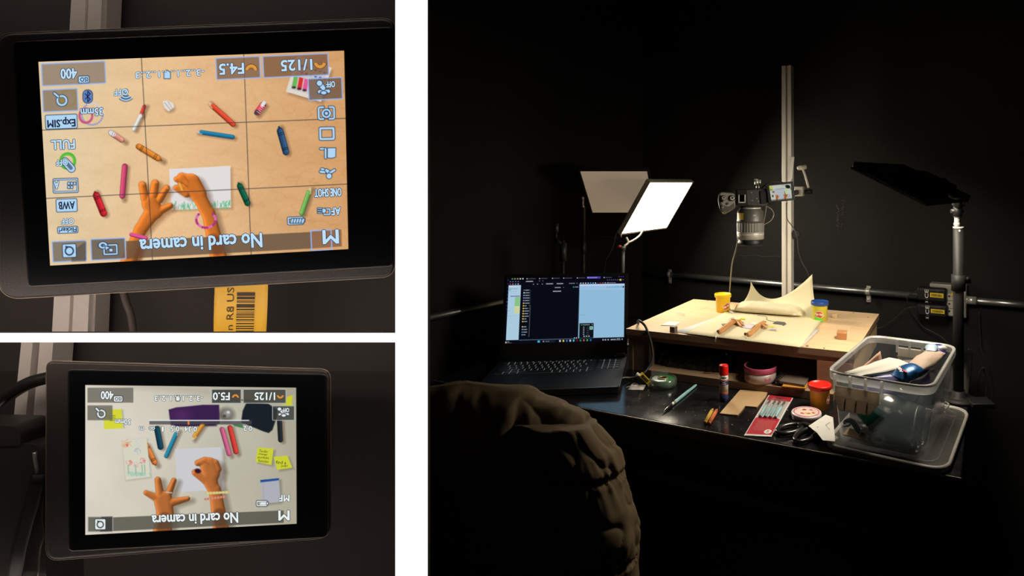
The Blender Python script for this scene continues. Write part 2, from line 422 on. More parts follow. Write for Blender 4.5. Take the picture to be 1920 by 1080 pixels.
# ------------------------------------------------------------------ desk
RZD = -math.radians(23.6); DX = Vector((math.cos(RZD), math.sin(RZD), 0)); DY = Vector((-DX.y, DX.x, 0))
DC = Vector((.433, 1.108, 0))
desk = thing('desk', (DC.x, DC.y, 0), 'glossy black desk with scuffed top carrying the laptop and the plywood riser', 'desk', RZD)
M_desk = mat('glossy_black_top', (.010, .010, .011, 1), .16, var=.5, scale=40, bump=.02, bscale=300)
nt = M_desk.node_tree; bsd = nt.nodes['Principled BSDF']
tc = nt.nodes.new('ShaderNodeTexCoord'); nn = nt.nodes.new('ShaderNodeTexNoise'); nn.inputs['Scale'].default_value = 9; nn.inputs['Detail'].default_value = 8
rr = nt.nodes.new('ShaderNodeMapRange'); rr.inputs['From Min'].default_value = .35; rr.inputs['From Max'].default_value = .75; rr.inputs['To Min'].default_value = .09; rr.inputs['To Max'].default_value = .24
nt.links.new(tc.outputs['Object'], nn.inputs[0]); bsd.inputs['Specular IOR Level'].default_value = .35; nt.links.new(nn.outputs[0], rr.inputs[0]); nt.links.new(rr.outputs[0], bsd.inputs['Roughness'])
DW, DDP = 1.36, .88
child(desk, 'desk_top', M_desk, lambda b: b.boxab((-DW, 0, .722), (0, DDP, .75), bev=.003), world=False)
child(desk, 'front_edge', mat('worn_edge', (.42, .40, .35, 1), .35, .2), lambda b: b.boxab((-DW, -.0008, .7462), (0, .0006, .7494)), world=False)
for lx, ly in ((-.06, .06), (-.06, DDP-.06), (-DW+.06, DDP-.06)):
    child(desk, 'leg', mat('desk_leg', (.030, .027, .025, 1), .5), lambda b: b.boxab((lx-.022, ly-.022, 0), (lx+.022, ly+.022, .722), bev=.003), world=False)
child(desk, 'apron', M_matte, lambda b: b.boxab((-DW+.05, .04, .66), (-.05, .06, .722)), world=False)
# crumbs and scratches on the top
def crumbs(b):
    rn = random.Random(11)
    for k in range(95):
        px = rn.uniform(1165, 1540); py = rn.uniform(735, 825)
        p = on(px, py, .75)
        if (p-DC).dot(DY) < .01: continue
        r = rn.choice((.0004, .0005, .0007, .0012))
        b.sphere(p+Vector((0, 0, r*.5)), r, 6, (1, 1, .6))
tag(child(None, 'clay_crumbs', mat('crumb', (.55, .52, .42, 1), .8), crumbs), 'pale clay crumbs scattered over the open black desk top', 'crumbs', kind='stuff')
def smears(b):
    rn = random.Random(3)
    for (x0, y0, x1, y1, n) in ((1175, 758, 1192, 765, 5), (1130, 750, 1180, 765, 7), (1255, 770, 1330, 785, 12), (1330, 745, 1400, 790, 14), (1180, 770, 1230, 775, 4)):
        for k in range(n):
            p = on(rn.uniform(x0, x1), rn.uniform(y0, y1), .7503); a = rn.uniform(0, PI); L = rn.uniform(.0008, .0045)
            d = Vector((math.cos(a), math.sin(a), 0)); e = Vector((-d.y, d.x, 0))*L*rn.uniform(.05, .35)
            b.poly([p-d*L, p-e, p+d*L, p+e])
child(desk, 'scuff_marks', mat('scuff', (.05, .05, .048, 1), .6), smears)['kind'] = 'stuff'

# ------------------------------------------------------------------ plywood riser
RZR = -math.radians(21.5)
RO = Vector((-.298, 1.741, .75)); RX = Vector((math.cos(RZR), math.sin(RZR), 0)); RY = Vector((-RX.y, RX.x, 0))
riser = thing('plywood_riser', tuple(RO), 'open-fronted pale plywood riser box standing on the black desk', 'riser', RZR)
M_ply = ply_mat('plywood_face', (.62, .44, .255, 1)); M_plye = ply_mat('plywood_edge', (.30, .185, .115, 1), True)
RW, RD, RH = .662, .470, .12
def rbx(name, a, c, m, bev=.0008): return child(riser, name, m, lambda b: b.boxab(a, c, bev=bev), world=False)
tb = child(riser, 'top_board', [M_ply, M_plye], lambda b: b.boxab((0, 0, .103), (RW, RD, RH)), world=False)
for p in tb.data.polygons: p.material_index = 0 if abs(p.normal.z) > .5 else 1
bb = child(riser, 'bottom_board', [ply_mat('plywood_in_shade', (.30, .20, .125, 1)), ply_mat('plywood_edge_in_shade', (.20, .125, .078, 1), True)], lambda b: b.boxab((.085, -.035, .001), (.615, .43, .021)), world=False)  # board ply toned darker to put the riser's inner shade in its colour
for p in bb.data.polygons: p.material_index = 0 if abs(p.normal.z) > .5 else 1
rbx('front_rail', (.004, .004, .090), (RW-.004, .020, .1028), M_plye)
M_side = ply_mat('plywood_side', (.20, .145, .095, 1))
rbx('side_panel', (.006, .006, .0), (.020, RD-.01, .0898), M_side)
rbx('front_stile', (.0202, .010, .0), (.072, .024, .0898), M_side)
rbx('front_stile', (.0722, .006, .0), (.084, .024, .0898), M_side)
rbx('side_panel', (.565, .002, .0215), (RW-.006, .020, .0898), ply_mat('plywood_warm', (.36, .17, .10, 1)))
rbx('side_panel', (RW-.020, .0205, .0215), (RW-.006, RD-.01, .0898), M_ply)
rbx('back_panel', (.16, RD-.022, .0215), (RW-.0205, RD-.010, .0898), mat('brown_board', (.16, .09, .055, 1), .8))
rbx('floor_strip', (.085, .30, .035), (.135, .312, .043), M_ply)
def screws(b):
    for px, py in ((1327, 564), (1590, 586), (1622, 596), (1545, 652), (1315, 573), (1636, 592)):
        p = on(px, py, .8702); b.cyl(p, p+Vector((0, 0, .0008)), .0022, n=8)
for px, py in ((1327, 564), (1600, 587), (1628, 595), (1545, 653)):
    child(riser, 'screw_head', M_screw, lambda b: b.cyl(on(px, py, .8701), on(px, py, .8701)+Vector((0, 0, .0008)), .0024, n=8))
for i in range(3):
    child(riser, 'edge_knot', M_ink, lambda b: b.boxab((RW-.0002, .06+.03*i, .108+.003*(i % 2)), (RW+.0006, .075+.03*i, .113+.003*(i % 2))), world=False)

# ------------------------------------------------------------------ aluminium column
EY = 2.09
ec = at(1475.0, 400, EY); ez = .75; etop = CZ+(CY-123)/FPX*EY
col = thing('aluminium_column', (ec.x+.006, ec.y+.018, .75), 'tall grooved aluminium extrusion column standing behind the riser', 'column', RZR)
def prof(b):
    s = .0175; g = .0035; d = .007
    P = []
    for k in range(4):
        c, sn = [(1, 0), (0, 1), (-1, 0), (0, -1)][k]
        for x, y in ((s, -g*2.2), (s, -g), (s-d*.4, -g), (s-d*.4, -g*1.9), (s-d, -g*.9), (s-d, g*.9), (s-d*.4, g*1.9), (s-d*.4, g), (s, g), (s, g*2.2), (s, s*.93), (s*.93, s)):
            P.append((x*c-y*sn, x*sn+y*c, .0005))
    b.prism(P, (0, 0, etop-ez))
child(col, 'extrusion', M_alu, prof, world=False)
child(col, 'base_bracket', M_matte, lambda b: b.boxab((-.03, -.021, .0), (.03, .021, .004)), world=False)
# arm carriage with clamping lever
cr = thing('arm_carriage', tuple(at(1500, 352, EY)), 'pale metal sliding carriage with a lever handle clamped on the aluminium column', 'bracket')
Yc = EY-.02
child(cr, 'carriage_block', mat('cast_grey', (.45, .43, .39, 1), .45, .3), lambda b: b.obox(at(1489, 368, Yc), RX*.030, RY*.03, (0, 0, .034), .002))
child(cr, 'carriage_slot', M_ink, lambda b: b.obox(at(1495, 366, Yc-.002), RX*.008, RY*.003, (0, 0, .010)))
child(cr, 'strap_plate', M_alu, lambda b: b.prism([at(1484, 294, Yc-.01), at(1489, 294, Yc-.01), at(1485, 336, Yc-.01), at(1481, 336, Yc-.01)], RY*.006))
lv = child(cr, 'lever', mat('pale_grey_plastic', (.52, .49, .42, 1), .45), lambda b: b.tube([at(1516, 352, Yc-.01), at(1510, 330, Yc-.012), at(1504, 313, Yc-.015)], [.0045, .0038, .0042], 12))
child(lv, 'lever_knob', mat('pale_grey_plastic', (.52, .49, .42, 1), .45), lambda b: (b.cyl(at(1498, 315, Yc-.017), at(1511, 313, Yc-.012), .0075, .0085, 16), b.sphere(at(1498, 315, Yc-.017), .0074, 12)))
child(cr, 'hub', M_black, lambda b: b.cyl(at(1509, 360, Yc), at(1523, 359, Yc), .0075, n=16))
child(cr, 'rear_knob', M_matte, lambda b: b.cyl(at(1492, 439, EY+.01), at(1492, 439, EY-.008), .016, .014, 20))

# ------------------------------------------------------------------ overhead camera
QY = 1.78
ov = thing('overhead_camera', tuple(at(1405, 385, QY)), 'black and silver mirrorless camera with a long zoom lens pointing straight down over the riser', 'camera')
M_cam = mat('camera_body', (.05, .048, .044, 1), .38, .1, bump=.05, bscale=500)
M_camg = mat('camera_grey', (.30, .29, .26, 1), .4, .2)
def C(px, py, d=0.0): return at(px, py, QY+d)
def outl(b, pts, d0, d1, bev=.002, m=None):
    P = [C(x, y, d0) for x, y in pts]; b.prism(P, (0, d1-d0, 0))
body_pts = rpoly([(1376, 356), (1441, 354), (1440, 384), (1430, 386), (1376, 386)], 4)
def bevprism(b, pts, y0, y1, bv=.0015):
    ins = inset(pts, bv*FPX/QY)
    rings = [[b.bm.verts.new(C(x, y, y1)) for x, y in pts], [b.bm.verts.new(C(x, y, y0+bv)) for x, y in pts], [b.bm.verts.new(C(x, y, y0)) for x, y in ins]]
    b.skinrings(rings)
child(ov, 'camera_body', M_cam, lambda b: bevprism(b, body_pts, -.035, .035, .003))
grip = rpoly([(1350, 359), (1378, 362), (1380, 389), (1369, 397), (1357, 402), (1349, 393), (1345.5, 372)], 6)
g = child(ov, 'grip', mat('grip_dark', (.11, .105, .09, 1), .38, .2), lambda b: bevprism(b, grip, -.038, .028, .004))
def dial(nm, x, y, r, h, m, par):
    d = child(par, nm, M_black, lambda b: b.cyl(C(x, y, -.038), C(x, y, -.038-h), r, n=24))
    def knurl(b):
        n = 36; rg = []
        for dd in (h*.15, h*.95): rg.append([b.bm.verts.new(C(x, y, -.038-dd)+Vector((math.cos(2*PI*k/n), 0, math.sin(2*PI*k/n)))*r*(1.03 if k % 2 else .97)) for k in range(n)])
        b.skinrings(rg, smooth=False)
        b.cyl(C(x, y, -.038-h*.95), C(x, y, -.0385-h), r*.80, r*.66, 24)
    k_ = child(d, 'dial_cap', m, knurl)
    child(d, 'dial_mark', M_black, lambda b: [b.obox(C(x, y, -.0388-h)+Vector((math.cos(a)*r*.25-.0004, 0, math.sin(a)*r*.25-.0004)), (.0008+abs(math.cos(a))*r*.3, 0, 0), (0, -.0003, 0), (0, 0, .0008+abs(math.sin(a))*r*.3)) for a in (.6, 2.2, 3.9, 5.4)])
    return d
M_dial = mat('dial_metal', (.62, .60, .54, 1), .3, .35)
dial('mode_dial', 1357, 371, .0078, .006, M_dial, g); dial('control_dial', 1373, 371.5, .0088, .006, M_dial, g)
dial('shutter_button', 1355, 388, .0048, .005, M_dial, g); dial('record_button', 1364, 382, .0038, .003, M_camg, g)
dial('power_switch', 1354, 377, .0038, .004, M_black, g)
child(g, 'top_plate', M_camg, lambda b: bevprism(b, rpoly([(1350, 361), (1377, 363), (1378, 378), (1366, 388), (1352, 384)], 4), -.0392, -.037, .0008))
child(g, 'front_button', mat('gold_ring', (.55, .42, .15, 1), .35, .7), lambda b: b.tube([C(1358+3.4*math.cos(a), 399+1.8*math.sin(a), -.04) for a in [2*PI*k/14 for k in range(14)]], .0007, 6, closed=True))
hs = child(ov, 'hot_shoe', M_camg, lambda b: bevprism(b, rpoly([(1384, 365), (1398, 365), (1398, 381), (1384, 381)], 1.5), -.040, -.034, .001))
child(hs, 'shoe_rails', M_dial, lambda b: (b.boxab(C(1384.5, 365, -.043), C(1386.5, 380, -.040)), b.boxab(C(1396, 365, -.043), C(1398, 380, -.040)), b.boxab(C(1384.5, 378.5, -.043), C(1398, 380.5, -.0405))))
child(ov, 'viewfinder_hump', M_black, lambda b: bevprism(b, rpoly([(1381, 355), (1402, 355), (1404, 386), (1381, 387)], 3), -.040, -.03, .002))
for x, y in ((1409, 361), (1419, 372), (1411, 376), (1422, 377)):
    child(ov, 'button', M_camg, lambda b: b.cyl(C(x, y, -.035), C(x, y, -.037), .0018, n=10))
child(ov, 'port_cover', M_black, lambda b: bevprism(b, rpoly([(1424, 358), (1438, 357), (1437, 382), (1426, 383)], 3), -.039, -.03, .002))
Lc = Vector((at(1407, 400, QY).x, QY, 0)); lz = lambda py: CZ-(py-CY)/FPX*QY
M_lens = mat('lens_barrel', (.075, .073, .066, 1), .42, .2)
def lat(b, prof): b.lathe([(r*QY/FPX, lz(y)) for r, y in prof], 48, Matrix.Translation(Lc))
lens = child(ov, 'lens_barrel', M_lens, lambda b: lat(b, [(15, 386), (19, 387), (20, 392), (24.5, 397), (25, 411), (25.5, 412), (25.5, 417)]))
def ridges(b):
    n = 64; rr_ = []
    for y in (417, 434):
        rr_.append([b.bm.verts.new(Lc+Vector((math.cos(2*PI*k/n)*(25.9 if k % 2 else 25.2)*QY/FPX, math.sin(2*PI*k/n)*(25.9 if k % 2 else 25.2)*QY/FPX, lz(y)))) for k in range(n)])
    b.skinrings(rr_, smooth=False)
child(lens, 'zoom_ring', mat('ribbed_rubber', (.13, .125, .11, 1), .5), ridges)
child(lens, 'front_barrel', M_camg, lambda b: lat(b, [(25.6, 434), (25.6, 437), (24.9, 438), (25.4, 441), (25.4, 447), (24, 448)]))
child(lens, 'trim_ring', M_dial, lambda b: lat(b, [(25.5, 437.2), (25.7, 438), (25.7, 439), (25.5, 439.6)]))
child(lens, 'filter_ring', M_black, lambda b: lat(b, [(23, 448), (22.5, 451), (23.5, 452.5), (24, 455), (23.6, 457), (22.5, 459), (18, 459.5)]))
child(lens, 'mount_ring', M_dial, lambda b: lat(b, [(17, 388.5), (19.8, 389), (19.8, 391), (17, 391.6)]))
st = child(lens, 'yellow_sticker', M_yel, lambda b: b.grid([[Lc+Vector((math.cos(a)*25.3*QY/FPX, math.sin(a)*25.3*QY/FPX, lz(y))) for a in np.linspace(PI*1.06, PI*1.32, 8)] for y in (398.5, 411)]))
child(lens, 'lens_marking', M_paperw, lambda b: [b.boxab(Lc+Vector((.006+.002*k, -25.7*QY/FPX*.97, lz(404))), Lc+Vector((.0068+.002*k, -25.7*QY/FPX*.97+.001, lz(402-(k % 2))))) for k in range(5)])
child(ov, 'rig_spigot', M_chrome, lambda b: (b.cyl(C(1419, 357), C(1419, 343), .0022, n=10), b.cyl(C(1418.5, 347), C(1418.5, 337), .0062, .0058, 18), b.cyl(C(1418, 337), C(1418, 335.5), .0045, n=14)))
child(ov, 'rig_spigot', M_chrome, lambda b: (b.cyl(C(1424, 357, .004), C(1424, 343, .004), .0018, n=10), b.cyl(C(1424.5, 347, .004), C(1424.5, 337, .004), .0040, n=16)))
child(ov, 'rig_plate', M_black, lambda b: b.boxab(C(1380, 384, .036), C(1452, 362, .046)))
child(ov, 'rig_arm', M_black, lambda b: b.cyl(C(1445, 372, .04), at(1497, 360, EY-.005), .009, n=14))
# flip-out display
sq = [(1436, 344.5), (1487, 340), (1491, 375), (1441, 380.5)]
dp = thing('flip_display', tuple(at(1463, 361, QY-.045)), 'small flip-out display of the overhead camera, showing two tiny hands on white', 'display')
sy = -.045
child(dp, 'display_body', M_black, lambda b: bevprism(b, rpoly(sq, 2.5), sy, sy+.009, .0012))
child(dp, 'hinge', M_black, lambda b: b.cyl(C(1437, 346, sy+.008), C(1441, 379, sy+.008), .004, n=12))
pic = Pic([(1442, 348.5), (1482.5, 344.5), (1485, 373), (1446.5, 377)], 130, 96)
pic.C[:] = (205, 212, 196)
pic.bl(pic.poly([(1449, 354), (1470, 351), (1474, 372), (1455, 374)]), (186, 196, 204), .9)
for cx_, cy_, sc_ in ((1457, 370, 1.0), (1472.5, 368.5, 1.15)):
    for a in (-2.3, -1.85, -1.5, -1.1, -.5): pic.bl(pic.seg((cx_, cy_), (cx_+4.2*sc_*math.cos(a), cy_+4.2*sc_*math.sin(a)), 1.3*sc_, .6), (190, 110, 62), 1, .4)
    pic.bl(pic.seg((cx_, cy_+.5), (cx_-.5, cy_+6), 2.2*sc_, 1.3*sc_), (180, 98, 52), 1, .5)
pic.bl(pic.rect((1444.8, 352), 6, 5, .1), (196, 214, 60)); pic.bl(pic.rect((1446, 356), 5, 3, .1), (120, 140, 60), .8)
pic.bl(pic.ell((1477, 350), 4.5, 3.2, .3), (22, 26, 26)); pic.bl(pic.seg((1480, 348), (1483, 355), .5), (22, 26, 26), .9, .4)
pic.bl(pic.rect((1474, 358.5), 3.2, 3.2, .3), (214, 220, 60)); pic.bl(pic.rect((1450, 360), 4, 3.4), (150, 90, 84)); pic.bl(pic.rect((1449, 367.5), 2.4, 4), (40, 42, 44))
pic.bl(pic.seg((1447, 376), (1484, 372.3), 1.0), (70, 66, 56), .8); pic.bl(pic.seg((1455, 355.3), (1474, 353.4), .35), (120, 124, 120), .8, .4)
pic.bl(pic.seg((1471, 359), (1473, 366), .35), (40, 40, 44), .9, .4)
pic.bl(np.abs(pic.ell((1478, 367), 3, 2.2))-.25, (60, 60, 62), .8, .4)
for i in range(9): pic.bl(pic.rect((1466+1.9*i, 347.2-.12*i+(i % 2)), 1.0, .8), (50, 54, 50), .8, .4)
pic.build('display_picture', dp, lambda x, y: C(x, y, sy-.0012), .80)
# cables of the rig
def cable(nm, pts, r, m, lab, sub=8, cat='cable', grp=None):
    return tag(child(None, nm, m, lambda b: b.tube(pts, r, 8, sub=sub)), lab, cat, grp)
M_cab = mat('grey_cable', (.20, .19, .15, 1), .5)
cable('camera_cable', [C(1384, 447, .04), C(1380, 468, .05), C(1373, 492, .08), at(1370, 520, 1.93), at(1368, 548, 2.05), at(1366, 562, 2.12), at(1366, 585, 2.2)], .0020, M_cab, 'grey cable hanging straight down left of the overhead lens')
cable('usb_cable', [C(1437, 386, -.01), C(1435, 400, -.01), C(1432, 420, 0), C(1433, 421, .01), C(1445, 414, .01), C(1451, 403, .01), C(1447, 393, .0), C(1438, 387, 0)], .0012, M_cab, 'thin grey cable looping out from the side of the camera and lens')
cable('rig_cable', [at(1474, 380, 2.04), at(1474.5, 400, 2.04), at(1477, 413, 2.045), at(1488, 428, 2.04), at(1495, 446, 2.04), at(1497, 470, 2.05), at(1504, 492, 2.06), at(1514, 510, 2.05), at(1520, 540, 2.08)], .0016, mat('dark_cable', (.05, .045, .04, 1), .45), 'dark cable crossing the front of the aluminium column below the flip display')
cable('arm_cable', [C(1427, 353, .0), C(1436, 346, .0), C(1447, 341.5, .01), C(1462, 341, .03), C(1470, 343, .04)], .0018, mat('dark_cable', (.05, .045, .04, 1), .45), 'short curved cable behind the top edge of the flip display')

# ------------------------------------------------------------------ lamps
def led_panel(name, p0, e1, e2, nrm, lab, lit, frame_m, face_name='diffuser'):
    """p0 corner, e1/e2 edge vectors, nrm = direction the light leaves"""
    p0, e1, e2, nrm = [Vector(v) for v in (p0, e1, e2, nrm)]; nrm = nrm.normalized()
    t = thing(name, tuple(p0+(e1+e2)/2), lab, 'studio light')
    u, v = e1.normalized(), e2.normalized(); f = .006
    child(t, 'housing', frame_m, lambda b: b.obox(p0-nrm*.014-u*f-v*f, e1+u*2*f, e2+v*2*f, nrm*.0135, .0025))
    child(t, 'frame_rim', frame_m, lambda b: (b.obox(p0-nrm*.0004-u*f-v*f, e1+u*2*f, v*f, nrm*.0035), b.obox(p0-nrm*.0004+e2-u*f, e1+u*2*f, v*f, nrm*.0035),
          b.obox(p0-nrm*.0004-u*f, u*f, e2, nrm*.0035), b.obox(p0-nrm*.0004+e1, u*f, e2, nrm*.0035)))
    o = child(t, face_name, lit, lambda b: b.obox(p0, e1, e2, nrm*.0012))
    return t
M_lamp = mat('lamp_housing', (.020, .020, .020, 1), .45)
WARM = (1.0, .88, .70, 1); 
# lit panel on the left
TL, BLp = at(1218, 342, 1.95), at(1165, 437, 1.992); TR = at(1297, 342, 2.215)
e1 = TR-TL; e2 = BLp-TL; nL = e1.cross(e2)
if nL.y > 0: nL = -nL
L1 = led_panel('led_panel_light', TL, e1, e2, nL, 'glowing white rectangular panel light tilted over the left end of the riser', emat('lit_panel_left', WARM, LAMP_LEFT), mat('pale_frame', (.30, .28, .24, 1), .5))
nLn = nL.normalized()
child(L1, 'yoke', M_camg, lambda b: (b.tube([at(1207, 430, 2.07), at(1200, 441, 2.07), at(1190, 449, 2.05), at(1178, 455, 2.03)], .0035, 8, sub=4), b.tube([at(1174, 445, 2.03), at(1178, 455, 2.03), at(1170, 462, 2.02)], .004, 8, sub=4)))
child(L1, 'corner_screw', mat('brass', (.6, .45, .15, 1), .3, .9), lambda b: b.cyl(at(1164.5, 439, 1.99), at(1164.5, 445, 1.99), .0018, n=8))
def stand(name, px, ytop, Y, r, lab, collars=(), m=None, base=True, zb=.75, grp=None):
    top = at(px, ytop, Y)
    t = thing(name, (top.x, top.y, zb), lab, 'light stand', group=grp)
    m = m or M_lamp
    child(t, 'pole', m, lambda b: b.cyl((top.x, top.y, zb+.003), tuple(top), r, n=16))
    if base: child(t, 'base', m, lambda b: b.lathe([(.045, .0005), (.045, .006), (.03, .009), (r*1.3, .012), (r*1.3, .025)], 28, Matrix.Translation((top.x, top.y, zb))))
    for y0, y1, rr_ in collars: child(t, 'collar', m, lambda b: b.cyl(tuple(at(px, y0, Y)), tuple(at(px, y1, Y)), rr_, n=16))
    return t
S1 = stand('light_stand', 1168, 462, 2.02, .0058, 'thin dark stand under the glowing panel, behind the laptop', [(462, 470, .010)])
child(S1, 'knob', mat('red_knob', (.35, .02, .02, 1), .5), lambda b: b.cyl(at(1160, 462, 2.0), at(1164, 462, 2.02), .004, n=10))
# panel further back; faint glow added to its face to lift the tone
T0 = at(1088, 320, 2.06); T1 = at(1213.5, 320, 2.06); T2 = at(1099, 398, 2.25)
ee1 = T1-T0; ee2 = T2-T0; ee2 = ee2-ee1.normalized()*ee2.dot(ee1.normalized())
nT = ee1.cross(ee2); nT = -nT if nT.y > 0 else nT
L2 = led_panel('led_panel_light', T0, ee1, ee2, nT, 'tan panel light with an added faint glow behind the lit one, facing the room', mat('tan_added_glow', (.50, .45, .38, 1), .6, emis=((1, .76, .52, 1), .20)), M_lamp)
S2 = stand('light_stand', 1094, 388, 2.13, .0065, 'dark stand carrying the tan panel, left of the glowing light', [(455, 475, .009)])
child(S2, 'spigot', M_chrome, lambda b: (b.cyl(at(1093, 389, 2.125), at(1093, 372, 2.125), .0032, n=12), b.cyl(at(1093, 389, 2.125), at(1093, 386, 2.125), .0052, n=12), b.cyl(at(1093, 374, 2.125), at(1093, 370, 2.12), .0045, n=12)))
S3 = stand('light_stand', 1056, 450, 1.93, .0045, 'shorter dark stand without a lamp at the left, above the laptop', [(456, 490, .011)])
child(S3, 'head', M_lamp, lambda b: (b.cyl(at(1043, 436, 1.93), at(1043, 419, 1.93), .0085, .0075, 14), b.cyl(at(1043, 450, 1.93), at(1043, 436, 1.93), .003, n=10), b.tube([at(1043, 450, 1.93), at(1049, 456, 1.93), at(1056, 462, 1.93)], .007, 10)))
cable('lamp_cable', [at(1162, 426, 2.0), at(1155, 440, 2.0), at(1150, 460, 2.01), at(1142, 478, 2.02), at(1136, 489, 2.04), at(1132, 520, 2.06)], .0014, mat('dark_cable', (.05, .045, .04, 1), .45), 'thin cable dropping from the left corner of the glowing panel')
cable('cross_cable', [at(1096, 443, 2.10), at(1125, 445, 2.08), at(1160, 446, 2.03)], .0010, mat('dark_cable', (.05, .045, .04, 1), .45), 'thin cable stretched between the two left stands')
# panel on the right, seen from behind
KR = .82        # distance of the right lamp relative to a first estimate
def sc_(p): return Vector((p[0]*KR, p[1]*KR, CZ+(p[2]-CZ)*KR))
A_ = sc_(at(1603, 315, 1.65))
B_ = sc_((.508, 1.529, 1.244)); D_ = sc_((.559, 1.925, 1.339))
e1r = B_-A_; e2r = D_-A_; e2r = e2r-e1r.normalized()*e2r.dot(e1r.normalized())
nR = e1r.cross(e2r); nR = -nR if nR.z > 0 else nR
L3 = led_panel('led_panel_light', A_, e1r, e2r, nR, 'black panel light seen from behind at the right, tipped down over the riser', emat('lit_panel_right', WARM, LAMP_RIGHT), M_lamp)
nb = -nR.normalized()
ub, vb = e1r.normalized(), e2r.normalized()
child(L3, 'control_box', M_black, lambda b: b.obox(A_+nb*.0145+ub*(e1r.length*.42)+vb*(e2r.length*.22), ub*e1r.length*.5, vb*e2r.length*.55, nb*.018, .005))
child(L3, 'frame_trim', mat('pale_frame', (.30, .28, .24, 1), .5), lambda b: b.obox(A_-ub*.006-vb*.0085-nb*.004, e1r+ub*.012, vb*.0024, nb*.004))
RY_ = 1.50
child(L3, 'yoke', M_black, lambda b: b.tube([A_+nb*.03+ub*(e1r.length*.8)+vb*(e2r.length*.6), at(1783, 362, 1.30), at(1795, 368, 1.42), at(1797, 385, RY_)], [.012, .010, .010, .012], 12, sub=5))
S4 = stand('lamp_post', 1797, 428, RY_, .0130, 'thick black post at the right carrying the black panel light', [(515, 545, .0172)], mat('post_black', (.010, .010, .010, 1), .55, spec=.25))
child(S4, 'collar_knob', M_black, lambda b: (b.boxab(at(1797, 532, RY_-.004), at(1817, 516, RY_+.012)), b.sphere(at(1814, 523, RY_-.005), .006, 10)))
child(S4, 'cap', M_chrome, lambda b: b.cyl(at(1797, 428.5, RY_), at(1797, 425, RY_), .0135, n=24))
child(S4, 'spigot', M_chrome, lambda b: (b.cyl(at(1794, 426, RY_), at(1794, 407, RY_), .0062, n=16), b.cyl(at(1794, 423, RY_), at(1794, 418, RY_), .0078, n=16), b.cyl(at(1794, 408, RY_), at(1794, 405, RY_), .0078, n=16)))
child(S4, 'ball_head', M_black, lambda b: (b.cyl(at(1795, 406, RY_), at(1795, 383, RY_), .0115, .010, 16), b.cyl(at(1783, 396, RY_), at(1806, 396, RY_), .0055, n=12), b.cyl(at(1786, 381, RY_), at(1808, 382, RY_), .006, n=12), b.sphere(at(1795, 380, RY_), .013, 14)))
child(S4, 'cap_screw', M_chrome, lambda b: b.cyl(at(1799, 432.5, RY_-.0140), at(1799, 432.5, RY_-.0120), .0026, n=10))
child(S4, 'foot_clamp', M_black, lambda b: b.obox(Vector((at(1797, 428, RY_).x+.012, RY_-.06, .7505)), (.055, 0, 0), (0, .05, 0), (0, 0, .012), .002))
# cables on the right
M_c2 = mat('black_cable', (.03, .028, .026, 1), .35)
cable('adapter_cable', [A2[0]-uz*.012+WD*.001, wp(1700, 578, .06), wp(1688, 588, .05), wp(1672, 602, .04), wp(1655, 613, .03), wp(1640, 616, .02), wp(1618, 618, .02)], .0016, M_c2, 'black cable from the lower adapter running left to the riser')
cable('adapter_cable', [A1[0]-uz*.014+WD*.001, wp(1707, 551, .05), wp(1701, 560, .04), wp(1704, 574, .035), wp(1713, 590, .03), wp(1730, 612, .03), wp(1750, 623, .03), wp(1768, 634, .04), wp(1790, 660, .04)], .0016, M_c2, 'black cable from the upper adapter dropping behind the storage box')
cable('coiled_cable', [at(1815, 655, 1.86), at(1828, 660, 1.86), at(1838, 675, 1.86), at(1846, 700, 1.86), at(1850, 725, 1.87), at(1846, 750, 1.87), at(1836, 745, 1.87), at(1834, 715, 1.86), at(1842, 690, 1.85), at(1856, 700, 1.85), at(1862, 730, 1.86), at(1857, 757, 1.87)], .0022, M_c2, 'black cable coiled on the floor side right of the lamp post')
cable('wall_cable', [wp(1836, 585, .02), wp(1838, 630, .02), wp(1842, 660, .02), wp(1856, 690, .02)], .0018, M_c2, 'thin black cable hanging down the wall right of the lamp post')
# ================================================================== LAPTOP
RZL = math.radians(6.0); LX = Vector((math.cos(RZL), math.sin(RZL), 0)); LY = Vector((-LX.y, LX.x, 0))
LO = Vector((-.312, 1.808, .75))
lap = thing('laptop', tuple(LO), 'open black laptop with a lit screen of overlapping windows, left of the riser', 'laptop', RZL)
M_lap = mat('laptop_shell', (.014, .015, .018, 1), .33, .2)
child(lap, 'base', M_lap, lambda b: b.prism([(x, y, .002) for x, y in rpoly([(-.364, -.268), (.004, -.268), (.006, .004), (-.366, .004)], .008)], (0, 0, .017)), world=False)
deck = child(lap, 'deck', mat('laptop_deck', (.007, .010, .014, 1), .6, .0, spec=.15), lambda b: b.prism([(x, y, .0190) for x, y in rpoly([(-.362, -.266), (.002, -.266), (.003, -.004), (-.363, -.004)], .007)], (0, 0, .0012)), world=False)
child(lap, 'front_edge', mat('edge_sheen', (.30, .29, .27, 1), .25, .8), lambda b: b.boxab((-.358, -.2686, .0186), (-.002, -.2664, .0200)), world=False)
M_key = mat('keycap', (.012, .012, .014, 1), .4); M_glow = emat('key_backlight', (.75, .82, .80, 1), .16)
child(lap, 'key_well', M_glow, lambda b: (b.boxab((-.3465, -.1335, .0202), (-.0822, -.0255, .0204)), b.boxab((-.0728, -.1158, .0202), (-.0098, -.0255, .0204))), world=False)
child(lap, 'touchpad', mat('touchpad', (.008, .010, .014, 1), .5, spec=.2), lambda b: b.boxab((-.262, -.258, .0200), (-.132, -.168, .0207)), world=False)
child(lap, 'hinge_bar', M_lap, lambda b: b.boxab((-.352, -.006, .018), (-.030, .010, .030)), world=False)
child(lap, 'hinge_cap', mat('hinge_silver', (.12, .12, .12, 1), .3, .7), lambda b: b.boxab((-.026, -.008, .018), (.000, .010, .031), bev=.001), world=False)
km = {}
